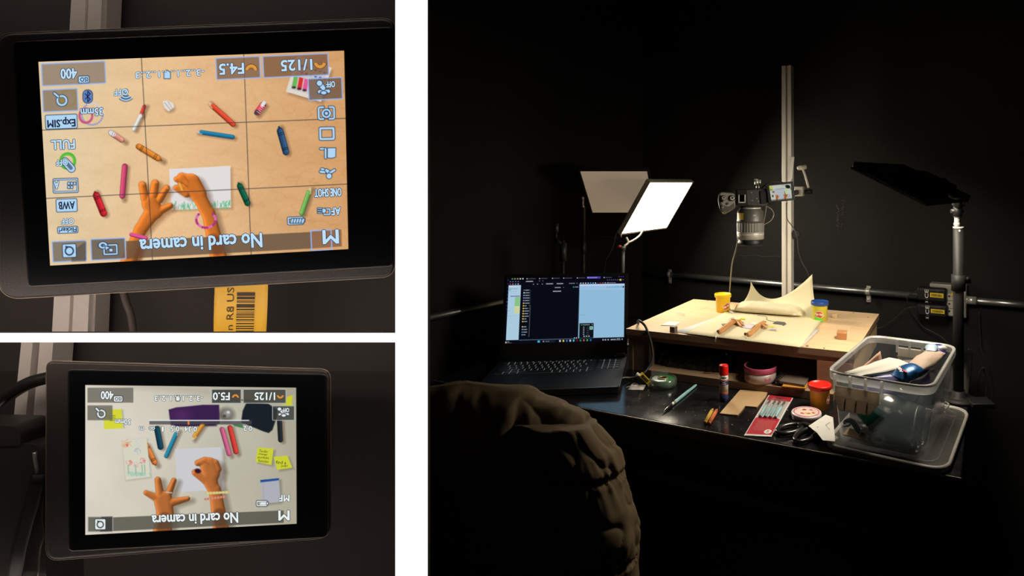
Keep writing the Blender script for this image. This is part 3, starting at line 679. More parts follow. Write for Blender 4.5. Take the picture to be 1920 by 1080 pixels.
def key(x, y, w_, h_):
    k = (round(w_, 4), round(h_, 4))
    if k not in km:
        b = MB(); i = .0012
        b.skinrings([[b.bm.verts.new(p) for p in ((-w_/2, -h_/2, 0), (w_/2, -h_/2, 0), (w_/2, h_/2, 0), (-w_/2, h_/2, 0))],
                     [b.bm.verts.new(p) for p in ((-w_/2+i, -h_/2+i, .0020), (w_/2-i, -h_/2+i, .0020), (w_/2-i, h_/2-i, .0020), (-w_/2+i, h_/2-i, .0020))]], smooth=False)
        o = b.build('key', M_key); km[k] = o
    else:
        o = km[k].copy(); COL.objects.link(o)
    o.parent = deck; o.location = (x, y, .0206)
rows = [(-.030, .012, [1]*16), (-.049, .019, [1]*13+[2]), (-.068, .019, [1.5]+[1]*12+[1.5]), (-.087, .019, [1.8]+[1]*11+[2.2]), (-.106, .019, [2.3]+[1]*10+[1.7]+[1]), (-.126, .019, [1.3, 1, 1.2, 5.2, 1.2, 1, 1.1, 1, 1, 1])]
for y, h_, ws in rows:
    tot = sum(ws); x = -.348; u = .268/tot
    for ww in ws: key(x+ww*u/2, y, ww*u-.0022, h_-.0024); x += ww*u
for r in range(5):
    for c in range(4): key(-.066+.0165*c, -.030-.0195*r, .0145, .0165 if r else .0100)
scr = child(lap, 'lid', M_lap, lambda b: b.prism([(x, -.0, y) for x, y in rpoly([(-.366, .0), (.006, .0), (.006, .246), (-.366, .246)], .006)], (0, .006, 0)), world=False)
scr.location = (0, .004, .024); scr.rotation_euler = (-math.radians(11), 0, 0)
bz = child(scr, 'bezel', mat('bezel', (.010, .010, .011, 1), .35), lambda b: b.boxab((-.362, -.0012, .004), (.002, -.0001, .243)), world=False)
lp = Pic([(0, 0), (960, 0), (960, 540), (0, 540)], 440, 250)
lp.C[:] = (7, 9, 16)
def U(u): return u*960
def R(u0, v0, u1, v1, col, a=1, so=1.0, r=0): lp.bl(lp.rect(((u0+u1)*480, (v0+v1)*270), (u1-u0)*960, (v1-v0)*540, 0, r), col, a, so)
R(.012, .115, .60, .94, (172, 205, 226)); R(.61, .12, .997, .94, (146, 190, 220)); R(.61, .12, .997, .145, (196, 214, 246)); R(.61, .20, .997, .205, (166, 200, 226))
R(.61, .145, .997, .20, (156, 194, 226))
for i, u in enumerate((.845, .865, .885)): R(u, .165, u+.008, .178, (100, 130, 150))
R(.90, .155, .955, .185, (120, 185, 215), r=7); R(.962, .16, .97, .18, (120, 140, 160)); R(.98, .158, .992, .182, (25, 30, 40))
R(.012, .125, .10, .14, (200, 214, 240)); R(.02, .16, .03, .20, (120, 170, 150))
for k in range(3): R(.035+.02*k, .165, .048+.02*k, .175, (130, 150, 165)); R(.03+.02*k, .21, .043+.02*k, .216, (150, 165, 185))
R(.03, .275, .11, .29, (120, 110, 200))
for k in range(9): R(.07, .295+.028*k, .112, .318+.028*k, (128, 196, 112) if k < 5 else (214, 214, 140))
R(.015, .50, .03, .505, (120, 140, 160)); R(.015, .575, .09, .578, (140, 165, 180)); R(.615, .585, .665, .59, (120, 150, 175))
R(.115, .055, .605, .945, (9, 12, 22)); R(.604, .10, .608, .94, (40, 46, 66))
R(.195, .19, .20, .90, (36, 42, 60)); R(.199, .42, .2015, .90, (120, 124, 136), .8)
rn = random.Random(5)
for k in range(18):
    v = .185+.0395*k
    if k in (13,): continue
    ic = [(90, 100, 120), (200, 200, 205), (90, 170, 220), (150, 130, 200), (130, 120, 210), (225, 195, 90), (225, 195, 90), (225, 195, 90), (225, 195, 90), (225, 195, 90), (225, 195, 90), (225, 195, 90), (225, 195, 90), (0, 0, 0), (225, 180, 80), (80, 170, 220), (90, 130, 170), (80, 150, 200)][k]
    R(.138, v, .149, v+.018, ic); R(.153, v+.003, .153+rn.uniform(.016, .040), v+.016, (186, 190, 200), .85, 2)
    if k < 9: R(.188, v+.002, .193, v+.014, (120, 126, 140), .8)
R(.155, .052, .215, .068, (190, 194, 205), .8, 2); R(.265, .05, .272, .06, (150, 150, 160)); R(.295, .05, .30, .06, (150, 150, 160))
for u, w_ in ((.215, .008), (.25, .008), (.29, .008)): R(u, .098, u+w_, .112, (140, 146, 160))
R(.325, .095, .385, .11, (188, 192, 204), .85, 2); R(.415, .095, .47, .11, (196, 200, 210), .85, 2); R(.52, .095, .57, .108, (150, 154, 170), .8, 2); R(.585, .095, .592, .108, (150, 154, 170), .8)
R(.40, .155, .45, .17, (180, 184, 196), .8, 2); R(.47, .16, .48, .165, (150, 154, 170)); R(.555, .15, .565, .168, (70, 150, 170)); R(.572, .152, .60, .166, (170, 174, 190), .8, 2)
R(.385, .212, .455, .226, (196, 200, 210), .9, 2)
R(.117, .948, .145, .958, (140, 144, 160), .7, 2); R(.575, .925, .583, .94, (190, 194, 206)); R(.592, .925, .600, .94, (190, 194, 206))
R(0, 0, 1, .105, (9, 10, 22), .0)
R(.0, .0, .012, 1, (10, 10, 26)); 
for k in range(9): R(.002, .03+.055*k, .009, .045+.055*k, (60, 50, 150) if k != 6 else (120, 90, 220), .9)
R(.612, .045, .997, .115, (10, 12, 24)); R(.012, .045, .115, .115, (10, 12, 24))
for k in range(12): R(.615+.021*k, .095, .625+.021*k, .111, [(220, 220, 225), (200, 225, 235), (220, 225, 235), (200, 200, 210), (110, 160, 210), (110, 190, 230), (220, 220, 230), (80, 70, 100), (170, 60, 60), (200, 90, 70), (170, 174, 190), (150, 154, 170)][k])
R(.845, .097, .92, .108, (150, 154, 170), .8, 2)
for k in range(9): R(.845+.017*k, .052, .852+.017*k, .064, (110, 112, 150) if k != 6 else (206, 176, 90)); 
R(.955, .045, .968, .075, (214, 180, 84))
for k in range(4): R(.02+.022*k, .055, .03+.022*k, .067, (110, 112, 150)); R(.02+.022*k, .09, .03+.022*k, .105, [(200, 60, 60), (220, 120, 120), (140, 144, 200), (200, 200, 210)][k])
for k in range(5): R(.035+.022*k, .008, .046+.022*k, .026, [(90, 160, 110), (160, 170, 80), (180, 150, 150), (225, 225, 230), (220, 220, 230)][k])
for u0, u1 in ((.16, .235), (.265, .335), (.375, .44), (.47, .545), (.585, .655), (.815, .885)): R(u0, .012, u0+.008, .026, (206, 206, 214)); R(u0+.014, .014, u1, .024, (96, 98, 130), .8, 2)
R(.67, .0, .788, .034, (74, 62, 170)); R(.678, .008, .686, .024, (190, 190, 240)); R(.692, .012, .76, .023, (170, 170, 230), .8, 2)
for k in range(3): R(.945+.018*k, .006, .952+.018*k, .016, (96, 70, 190))
R(.618, .715, .738, .938, (14, 20, 26), r=4); R(.63, .73, .64, .745, (60, 170, 110)); R(.645, .732, .705, .746, (150, 170, 160), .8, 2); R(.722, .73, .73, .744, (150, 160, 170))
R(.705, .765, .732, .815, (150, 205, 190)); R(.712, .775, .722, .80, (60, 120, 110))
for k in range(5): R(.65, .77+.027*k, .66, .782+.027*k, (190, 196, 204), .9); R(.68, .772+.027*k, .70, .780+.027*k, (90, 96, 106), .7)
for k in range(3): R(.655+.02*k, .905, .665+.02*k, .92, (200, 204, 214))
R(0, .948, 1, 1, (9, 11, 22)); R(.12, .94, .60, .948, (150, 190, 215), .6)
R(.008, .96, .018, .985, (214, 190, 170)); R(.022, .962, .04, .97, (150, 154, 160)); R(.022, .978, .06, .985, (110, 112, 120), .8)
R(.273, .958, .292, .988, (70, 180, 225)); R(.305, .955, .42, .99, (24, 30, 44), r=6); R(.318, .965, .326, .98, (190, 194, 200)); R(.34, .967, .37, .98, (120, 124, 140), .8, 2)
for k, c in enumerate([(200, 204, 210), (225, 195, 90), (70, 110, 210), (190, 214, 230), (80, 190, 220), (110, 24, 30), (40, 140, 70), (205, 70, 110), (60, 170, 60), (40, 110, 190)]): R(.452+.0285*k, .958, .466+.0285*k, .986, c, r=4)
for u in (.815, .835, .858, .885, .900, .915): R(u, .963, u+.011, .982, (190, 194, 204), .9)
R(.935, .958, .965, .968, (190, 194, 204), .85); R(.930, .975, .968, .984, (170, 174, 184), .8); R(.978, .962, .986, .98, (190, 194, 204))
inv_l = mat_of(scr)
lp.build('display_picture', bz, lambda x, y: inv_l @ Vector((-.3565+x/960*.3535, -.0016, .236-y/540*.196)), .95)

# ================================================================== ON THE RISER
ZT = .8702
def P(px, py, z=ZT+.0003): return on(px, py, z)
def quad(corners, z, th, b, n=10, wave=0.0, seed=0):
    """thin sheet whose four corners (TL TR BR BL) are given; a solid of thickness th"""
    c = [P(x, y, z) for x, y in corners]; rows_t = []; 
    for j in range(n+1):
        v = j/n; row = []
        for i in range(n+1):
            u = i/n; p = (1-v)*((1-u)*c[0]+u*c[1])+v*((1-u)*c[3]+u*c[2])
            if wave: p = p+Vector((0, 0, abs(noise.noise(Vector((u*3+seed, v*3, seed))))*wave))
            row.append(p)
        rows_t.append(row)
    b.grid(rows_t)
def sheet(nm, corners, z, m, lab, cat, th=.0005, wave=0.0, seed=0, grp=None, n=6):
    o = child(None, nm, m, lambda b: quad(corners, z+th/2, th, b, n, wave, seed), solid=th)
    return tag(o, lab, cat, grp)
M_cream = mat('cream_paper', (.66, .60, .39, 1), .75, var=.02, scale=12, bump=.03, bscale=80)
# big cream sheet with its back edge curling up
def curl(b):
    f0, f1 = P(1285, 625, ZT+.0035), P(1500, 651, ZT+.0035); m0, m1 = P(1366, 582, ZT+.0035), P(1541, 600, ZT+.0035)
    t0, tm, t1 = at(1408, 528, 2.03), at(1452, 560, 2.02), at(1523, 514, 1.93)
    rows_ = []
    N = 28
    for j in range(9):
        v = j/8; rows_.append([(f0*(1-v)+m0*v)*(1-i/N)+(f1*(1-v)+m1*v)*(i/N) for i in range(N+1)])
    for j in range(1, 13):
        s_ = j/12; row = []
        for i in range(N+1):
            u = i/N; base = m0*(1-u)+m1*u
            # top edge dips in the middle
            top = (t0*(1-u)*(1-2*u)+tm*4*u*(1-u)+t1*u*(2*u-1))
            k = math.sin(s_*PI/2); e = 1-math.cos(s_*PI/2)
            row.append(Vector((base.x+(top.x-base.x)*k, base.y+(top.y-base.y)*k, base.z+(top.z-base.z)*e)))
        rows_.append(row)
    b.grid(rows_)
tag(child(None, 'cream_sheet', M_cream, curl, solid=.0007), 'large cream paper sheet with its back edge curling up, covering the middle of the riser', 'paper')
sheet('paper_sheet', [(1346, 594), (1362, 592), (1289, 626), (1262, 622)], ZT+.0004, mat('bluish_paper', (.60, .62, .58, 1), .8), 'pale bluish paper sheet showing under the left edge of the cream sheet', 'paper', .0004, n=4)
sheet('paper_strip', [(1516, 611), (1537, 618), (1505, 649), (1487, 648)], ZT+.0008, mat('grey_paper', (.52, .50, .46, 1), .8), 'narrow greyish white paper strip beside the right edge of the cream sheet', 'paper', .0004, .0015, 3)
sheet('paper_card', [(1253, 603), (1276, 604), (1268, 611), (1238, 610)], ZT+.0006, M_paperw, 'small white paper scrap near the left edge of the riser top', 'paper', .0004, .001, 5)
tag(child(None, 'clear_sleeve', clear_mat('clear_film', (.85, .85, .82, 1), .86, .1), lambda b: b.poly([P(1268, 585, .880), P(1284, 587, .879), P(1284, 593, .8705), P(1268, 587, .8715)]), solid=.0004), 'small clear plastic tab standing on the bare wood at the back left of the riser', 'plastic')
def scribblew(b):
    rnd = random.Random(9)
    for k in range(16):
        x = 1283+3.1*k; y = 587-.75*k; b.tube([P(x+rnd.uniform(-1, 1), y+rnd.uniform(-1.2, 1.2), ZT+.0001) for j in range(3)], .0003, 4)
child(riser, 'pencil_writing', mat('pencil', (.26, .17, .10, 1), .9), scribblew)
# wood blocks
def block(nm, px, py, s_, h, rz, m, lab):
    p = P(px, py, ZT); t = Matrix.Translation(p) @ Matrix.Rotation(rz, 4, 'Z')
    return tag(child(None, nm, m, lambda b: b.box((0, 0, h/2), (s_, s_*.9, h), t, .001)), lab, 'block')
block('wood_block', 1263, 623, .017, .017, -.5, mat('dark_wood', (.16, .12, .09, 1), .6, var=.3, scale=50), 'small dark wooden cube at the front left of the riser top')
block('wood_block', 1566, 596, .016, .012, -.45, mat('tan_wood', (.60, .43, .25, 1), .6, var=.1), 'small pale wooden cube right of the blue-lidded tub')
cb = P(1577, 635, ZT)
CT = Matrix.Translation(cb) @ Matrix.Rotation(-.25, 4, 'Z')
cl = thing('wrapped_clay_block', tuple(cb), 'caramel-brown clay block in twisted clear wrap on the riser near the storage box', 'clay')
child(cl, 'clay', mat('caramel_clay', (.50, .21, .06, 1), .45), lambda b: (b.box((.002, .004, .0095), (.026, .030, .019), CT, .002)))
child(cl, 'wrap', clear_mat('wrap_film', (.9, .75, .6, 1), .90, .12), lambda b: (b.box((.002, .004, .0100), (.0275, .0315, .0200), CT, .002), [b.poly([CT @ Vector((-.008+.004*k, .002*k, .020)), CT @ Vector((-.004+.004*k, .004, .020)), CT @ Vector((-.007+.004*k, .008, .026-.001*k))]) for k in range(4)]))
tag(child(None, 'cling_film', clear_mat('clear_film2', (.80, .68, .5, 1), .97, .02), lambda b: b.grid([[P(1594+30*i/8, 612+22*j/6, ZT+.001)+Vector((0, 0, abs(noise.noise(Vector((i*.9, j*.9, 2))))*.012)) for i in range(9)] for j in range(7)])), 'crumpled clear film on the right front corner area of the riser top', 'plastic')
tag(child(None, 'clay_scrap', mat('grey_clay', (.40, .34, .25, 1), .7), lambda b: b.sphere(P(1514, 648, ZT+.002), .0035, 8, (1.2, 1, .8))), 'tiny grey-brown clay scrap at the riser front edge beside the paper strip', 'clay')
# clay tubs
M_logo = mat('logo_red', (.55, .04, .03, 1), .45); M_logow = mat('logo_white', (.82, .78, .68, 1), .5)
def tub(base, lidm, bodym, lab, ang, tilt=0.0, flip=False, extra=None, oy=0.0):
    t = thing('clay_tub', tuple(base), lab, 'tub'); T = Matrix.Translation(base)
    child(t, 'body', bodym, lambda b: b.lathe([(.0215, 0), (.0228, .001), (.0240, .046), (.0250, .0475), (.0250, .049)], 40, T))
    child(t, 'lid', lidm, lambda b: b.lathe([(.0262, .0478), (.0276, .0485), (.0279, .0555), (.0279, .0575), (.0268, .0590), (.0252, .0590), (.0246, .0570), (.005, .0568)], 44, T))
    def fn(w_, h_, r_):
        def f(u, v):
            a = ang+(u*math.cos(tilt)*w_-v*math.sin(tilt)*h_)/.0242; z = .024+oy+u*math.sin(tilt)*w_+v*math.cos(tilt)*h_
            rr_ = .0228+.0012*z/.046+r_
            return T @ Vector((math.cos(a)*rr_, math.sin(a)*rr_, z))
        return f
    def blob(b, w_, h_, r_):
        f = fn(w_, h_, r_); n = 28; c = b.bm.verts.new(f(0, 0))
        e = []
        for k in range(n):
            q = 2*PI*k/n; rr_ = .5*(1+.07*math.cos(5*q)); e.append(b.bm.verts.new(f(math.cos(q)*rr_, math.sin(q)*rr_*.95+.10*math.cos(q)**2*-1+.05)))
        for k in range(n): b._f([c, e[k], e[(k+1) % n]], True)
    lo = child(t, 'logo_patch', M_logow, lambda b: blob(b, .031, .0205, .0002)); lo['label'] = 'red and white rounded logo patch'
    child(lo, 'logo_red', M_logo, lambda b: blob(b, .028, .0180, .0004))
    child(lo, 'logo_lettering', M_logow, lambda b: lettering(b, 'Play-Doh', lambda u, v: fn(.0275, .0085, .0006)(u, v+.0*u+.15*(1-4*u*u)-.05), bold=.03))
    if extra: extra(t, T)
    return t
tub(P(1355.5, 584, ZT), mat('tub_yellow', (.85, .56, .01, 1), .35), mat('tub_yellow', (.85, .56, .01, 1), .35), 'all-yellow play clay tub standing at the back left beside the curled sheet', -PI/2+.62, .35, oy=-.004)
def greenpatch(t, T):
    child(t, 'green_clay', mat('green_clay', (.12, .72, .04, 1), .5), lambda b: (b.grid([[T @ Vector((math.cos(a)*(.0232+.0008*math.sin(3*a)), math.sin(a)*.0240, z*(.35+.65*max(0, math.sin((a+PI*.98)/.56*1.0))**.5*(1+.15*math.sin(a*9))))) for a in np.linspace(-PI*.98, -PI*.42, 22)] for z in (.0006, .006, .0125)]), b.sphere(T @ Vector((-.004, -.020, .0015)), .010, 10, (1, .7, .16))))
tub(P(1537, 600, ZT), mat('tub_blue', (.02, .07, .32, 1), .3), mat('tub_label_yellow', (.68, .60, .06, 1), .45), 'yellow play clay tub with a blue lid and a green smear at its foot', -PI/2-.25, -.05, extra=greenpatch, oy=-.003)
# padded pouch
pq = P(1440, 590, ZT+.0045)
po = thing('padded_pouch', tuple(pq), 'cream padded fabric pouch with a zip lying against the curled sheet', 'pouch')
a_, c_ = P(1372, 586, ZT+.0045), P(1500, 597, ZT+.0045); pex = (c_-a_); PL = pex.length; pex.normalize(); pey = Vector((-pex.y, pex.x, 0))
def pillow(b):
    rows_ = []
    for j in range(25):
        th = 2*PI*j/24; row = []
        for i in range(33):
            u = i/32; e = (1-abs(2*u-1)**5)**.45
            sx = math.cos(th); sz = math.sin(th)
            yy = math.copysign(abs(sx)**.7, sx)*.040*(.35+.65*e); zz = math.copysign(abs(sz)**.75, sz)*.0175*e*(1-.25*u)
            wv = noise.noise(Vector((u*6, th*1.4, 3)))*.0022+noise.noise(Vector((u*18, th*3, 7)))*.0008
            p = a_+pex*(u*PL)+pey*(.040+yy+.006*u)+Vector((0, 0, .0165*max(.15, e)*(1-.25*u)+zz*(1+wv*60)+wv))
            p.z = max(p.z, ZT+.005)
            row.append(p)
        rows_.append(row)
    b.grid(rows_, closed=False)
child(po, 'fabric', mat('canvas', (.72, .63, .42, 1), .85, var=.05, scale=25, bump=.15, bscale=160), pillow)
child(po, 'zip', mat('zip_tape', (.62, .55, .38, 1), .6), lambda b: b.tube([a_+pex*(PL*t_)+pey*(-.001+.003*abs(2*t_-1)**4)+Vector((0, 0, .010+.002*math.sin(t_*3))) for t_ in np.linspace(.04, .93, 14)], .0012, 6))
child(po, 'zip_pull', M_white, lambda b: (b.box((0, 0, 0), (.010, .003, .004), Matrix.Translation(a_+pex*(PL*.93)+pey*-.003+Vector((0, 0, .011))), .0008), b.box((0, 0, 0), (.005, .003, .003), Matrix.Translation(a_+pex*(PL*.97)+pey*-.002+Vector((0, 0, .012))), .0008)))
tag(child(None, 'crumpled_tape', mat('white_tape', (.78, .76, .72, 1), .5), lambda b: (b.tube([P(1365, 582, ZT+.006), P(1370, 585, ZT+.007), P(1375, 587, ZT+.005)], .0028, 7), b.tube([P(1368, 579, ZT+.009), P(1372, 583, ZT+.006)], .002, 6))), 'small crumple of white tape between the yellow tub and the pouch', 'tape')
# two clay forearms with hands
M_clay = mat('skin_clay', (.56, .27, .10, 1), .5, var=.08, scale=60, bump=.12, bscale=120)
ZH = ZT+.0042
def skin_arm(nm, chain, fingers, lab, socket, rzs):
    """chain: list of (px, py, lift, radius); fingers: list of (start index, [(px,py,lift,r)...])"""
    me = bpy.data.meshes.new(nm); V = []; E = []; Rr = []
    def add(q): V.append(tuple(P(q[0], q[1], ZH)+Vector((0, 0, q[2])))); Rr.append(q[3]); return len(V)-1
    ids = [add(q) for q in chain]
    for a, b in zip(ids, ids[1:]): E.append((a, b))
    for si, f in fingers:
        prev = ids[si]
        for q in f: k = add(q); E.append((prev, k)); prev = k
    base = Vector(V[0]); V = [tuple(Vector(v)-Vector((base.x, base.y, 0))) for v in V]
    me.from_pydata(V, E, []); me.materials.append(M_clay)
    o = bpy.data.objects.new('arm', me); COL.objects.link(o)
    o.modifiers.new('skin', 'SKIN').use_smooth_shade = True
    for i, r in enumerate(Rr): me.skin_vertices[0].data[i].radius = (r, r)
    me.skin_vertices[0].data[0].use_root = True
    sb = o.modifiers.new('sub', 'SUBSURF'); sb.levels = sb.render_levels = 2
    t = thing(nm, (base.x, base.y, ZH), lab, 'clay model')
    o.parent = t; o.location = (0, 0, -ZH)
    child(t, 'socket', mat('socket_brown', (.07, .025, .015, 1), .7), lambda b: b.sphere(base+Vector(socket), .0040, 10))
    return t
H0, H1 = (.008, .0055)
armL = skin_arm('sculpted_forearm', [(1347, 627, .006, .0072), (1357, 621, .0065, .0082), (1366, 614, .007, .0076), (1374, 609, .008, .0070), (1380, 607.5, .008, .0078)],
    [(4, [(1386, 611, .005, .0036), (1390, 614, .003, .0030)]), (4, [(1388, 608.5, .006, .0036), (1394, 611.5, .003, .0028)]), (4, [(1387, 605.5, .007, .0034), (1393, 607.5, .003, .0027)]), (3, [(1371, 606.5, .005, .0032), (1366, 609.5, .002, .0026)])],
    'orange-brown clay forearm and hand, the left of the two on the cream sheet', (-.001, -.0055, .004), 0)
child(armL, 'wire_end', M_white, lambda b: b.tube([P(1343, 630, ZH+.004), P(1342, 634, ZH+.001), P(1341, 639, ZH-.010), P(1340.5, 643, ZH-.020)], .0011, 6, sub=3))
armR = skin_arm('sculpted_forearm', [(1401, 632, .006, .0074), (1409, 628, .0065, .0076), (1417, 621, .007, .0070), (1422, 616, .008, .0068), (1427, 613, .008, .0070)],
    [(4, [(1432, 615.5, .006, .0034), (1438, 618, .003, .0026)]), (4, [(1433, 611.5, .007, .0030), (1438.5, 612.5, .004, .0023)]), (4, [(1431, 608.5, .008, .0032), (1437, 607, .006, .0024)]), (3, [(1415, 615, .005, .0032), (1411.5, 616, .002, .0026)])],
    'orange-brown clay forearm with spread fingers, the right of the two on the cream sheet', (-.005, -.002, .003), 0)
child(armR, 'wire_end', M_ink, lambda b: b.cyl(P(1396, 633, ZH+.006), P(1400, 634, ZH+.006), .0009, n=6))
# small props between the hands
mp_ = P(1374, 603, ZH)
mg = thing('tiny_mug', tuple(mp_), 'tiny pale pink mug just above the left clay hand', 'mug')
child(mg, 'cup', mat('pink_ceramic', (.72, .58, .47, 1), .4), lambda b: b.lathe([(.0052, 0), (.0058, .0005), (.0070, .0115), (.0063, .0115), (.0055, .002), (.0002, .002)], 24, Matrix.Translation(mp_)))
child(mg, 'handle', mat('pink_ceramic', (.72, .58, .47, 1), .4), lambda b: b.tube([mp_+Vector((-.0066, 0, .0095)), mp_+Vector((-.0105, 0, .0090)), mp_+Vector((-.0108, 0, .0050)), mp_+Vector((-.0060, 0, .0025))], .0010, 8, sub=4))
def brick(nm, px, py, w_, d_, h_, rz, m, lab, cat, grp=None, z=ZH):
    p = P(px, py, z); T = Matrix.Translation(p) @ Matrix.Rotation(rz, 4, 'Z')
    return tag(child(None, nm, m, lambda b: b.box((0, 0, h_/2), (w_, d_, h_), T, min(.0006, h_/3))), lab, cat, grp)
M_note = mat('lime_paper', (.62, .66, .03, 1), .6)
brick('sticky_pad', 1391.5, 599, .0145, .010, .0035, -.1, M_note, 'tiny lime-yellow note pad near the pouch, right of the mug', 'note pad')
brick('sticky_pad', 1380.5, 599, .004, .004, .0015, .2, M_note, 'very small lime speck of paper beside the tiny mug', 'note pad')
brick('sticky_pad', 1448, 612.5, .0140, .013, .0012, -.5, mat('yellow_paper', (.78, .68, .04, 1), .6), 'tiny yellow note beside the right clay hand and the grey tablet', 'note pad')
brick('tiny_eraser', 1450, 619.5, .0175, .010, .0055, -.12, mat('lilac_white', (.52, .48, .55, 1), .6), 'small pale lilac eraser block right of the right clay arm', 'eraser')
brick('tiny_book', 1359, 609.5, .016, .017, .003, .25, mat('olive_card', (.22, .20, .13, 1), .7), 'tiny olive-grey square card left of the left clay hand', 'card')
sheet('tiny_paper', [(1382, 603), (1396, 604), (1390, 610), (1380, 606)], ZH, mat('lilac_paper', (.62, .57, .62, 1), .8), 'tiny lilac-white paper between the mug and the right hand, leftmost of the small papers', 'paper', .0004, n=3)
sheet('tiny_paper', [(1400, 607), (1420, 610), (1410, 618), (1388, 613)], ZH, mat('lilac_paper', (.62, .57, .62, 1), .8), 'pale lilac paper lying between the two clay hands', 'paper', .0004, n=3)
sheet('tiny_paper', [(1408, 602), (1434, 606), (1424, 612), (1403, 607)], ZH, mat('cream_white', (.70, .66, .52, 1), .8), 'small cream drawing paper behind the two clay hands', 'paper', .0004, n=3)
tb_ = P(1457, 606, ZH)
tbl = tag(child(None, 'tiny_tablet', mat('slate', (.10, .10, .09, 1), .6), lambda b: b.prism([P(x, y, ZH) for x, y in ((1449, 607), (1456, 603), (1472, 605), (1474, 608), (1468, 611), (1466, 609))], (0, 0, .0016))), 'tiny dark grey tablet shape right of the hands', 'tablet')
tag(child(None, 'string_piece', mat('grey_string', (.18, .17, .13, 1), .7), lambda b: b.tube([P(1420, 591, ZH+.0006), P(1434, 593, ZH+.0006), P(1438, 596, ZH+.0006), P(1437, 599, ZH+.0006), P(1443, 601, ZH+.0006), P(1454, 603.5, ZH+.0006)], .0007, 6, sub=5)), 'thin grey cord running from under the pouch to the tiny tablet', 'cord')
tag(child(None, 'paper_ball', M_paperw, lambda b: b.sphere(P(1432, 601, ZH+.003), .0036, 9, (1, .8, .9))), 'tiny crumpled white paper ball left of the grey cord', 'paper')
tag(child(None, 'tiny_stick', M_white, lambda b: b.cyl(P(1430, 620, ZH+.001), P(1442, 618.5, ZH+.001), .0008, n=6)), 'thin white stick between the right clay arm and the lilac eraser', 'stick')

# ================================================================== INSIDE THE RISER
ZB = .7715
def tin_round(nm, p, r, h, lab, interior=True):
    t = thing(nm, tuple(p), lab, 'tin'); T = Matrix.Translation(p)
    child(t, 'body', mat('tin_cream', (.40, .33, .30, 1), .35), lambda b: b.lathe([(r*.94, 0), (r, .002), (r, h*.62)], 44, T))
    child(t, 'rim_band', mat('tin_pink', (.45, .075, .15, 1), .3), lambda b: b.lathe([(r*1.005, h*.62), (r*1.02, h*.64), (r*1.02, h*.98), (r*1.0, h), (r*.95, h*.99), (r*.94, h*.25), (.001, h*.25)], 44, T))
    child(t, 'inner_lining', mat('tin_dark', (.01, .012, .012, 1), .6), lambda b: b.lathe([(r*.935, h*.97), (r*.93, h*.27), (.001, h*.27)], 40, T, cap=False))
    def bow(b, a0, s_):
        def f(u, v): a = a0+u/r; return T @ Vector((math.cos(a)*r*1.004, math.sin(a)*r*1.004, h*.30+v))
        for sg in (-1, 1):
            b.poly([f(0, 0), f(sg*s_, s_*.7), f(sg*s_*1.05, 0), f(sg*s_, -s_*.5)])
            b.poly([f(0, 0), f(sg*s_*.5, -s_*.6), f(sg*s_*.75, -s_*.95), f(sg*s_*.3, -s_*.8)])
    child(t, 'bow_print', mat('print_pink', (.55, .08, .14, 1), .4), lambda b: (bow(b, -PI/2+.42, .0085), bow(b, -PI/2-1.0, .0075)))
    return t
tin_round('round_tin', P(1425.5, 712, ZB), .0425, .040, 'round open tin with a pink rim and bow print inside the riser')
# black plastic bag
bgp = P(1300, 700, ZB)
def bag(b):
    rows_ = []
    c = P(1298, 688, ZB); ux_ = RX; uy_ = RY
    for j in range(17):
        th = PI*j/16; row = []
        for i in range(41):
            u = i/40-.5; e = (1-abs(2*u)**4)**.5
            h_ = .062*e*math.sin(th)**.8*(1+.35*noise.noise(Vector((u*7, th*1.5, 1))))
            yy = -.055*math.cos(th)*(.5+.5*e)
            n3 = noise.noise(Vector((u*22, th*4, 4)))*.006
            p = c+ux_*(u*.225+n3)+uy_*(yy+n3+.03)+Vector((0, 0, max(0, h_+n3)))
            row.append(p)
        rows_.append(row)
    b.grid(rows_)
tag(child(None, 'plastic_bag', mat('black_film', (.006, .006, .006, 1), .17, bump=.5, bscale=55), bag), 'crumpled shiny black plastic bag inside the riser at the left', 'bag')
tag(child(None, 'wooden_stick', mat('skewer', (.42, .30, .10, 1), .6), lambda b: b.cyl(P(1318, 699, ZB+.0015), P(1384, 702, ZB+.0015), .0011, n=8)), 'thin yellowish wooden stick lying on the riser floor left of the pink tin', 'stick')
# spiral notebook and coloured papers
nq = [(1470, 699), (1521, 706), (1508, 726), (1458, 718)]
nb_t = thing('spiral_notebook', tuple(P(1490, 712, ZB+.008)), 'small black spiral notebook lying in the riser right of the pink tin', 'notebook')
child(nb_t, 'page_block', mat('notebook_cover', (.13, .10, .08, 1), .7), lambda b: b.prism([P(x, y, ZB+.0075) for x, y in nq], (0, 0, .006)))
child(nb_t, 'spine_edge', M_ink, lambda b: b.prism([P(x, y, ZB+.007) for x, y in ((1463, 698), (1471, 699), (1460, 719), (1452, 717))], (0, 0, .0068)))
for k in range(7):
    c = P(1473-2.3*k, 699.5+2.7*k, ZB+.012)
    child(nb_t, 'spiral_ring', mat('black_wire', (.04, .04, .04, 1), .25, .6), lambda b: b.tube([c+RX*(-.003+.0065*math.cos(a))+Vector((0, 0, .0068*math.sin(a)+.002)) for a in [2*PI*i/14 for i in range(14)]], .0009, 6, closed=True))
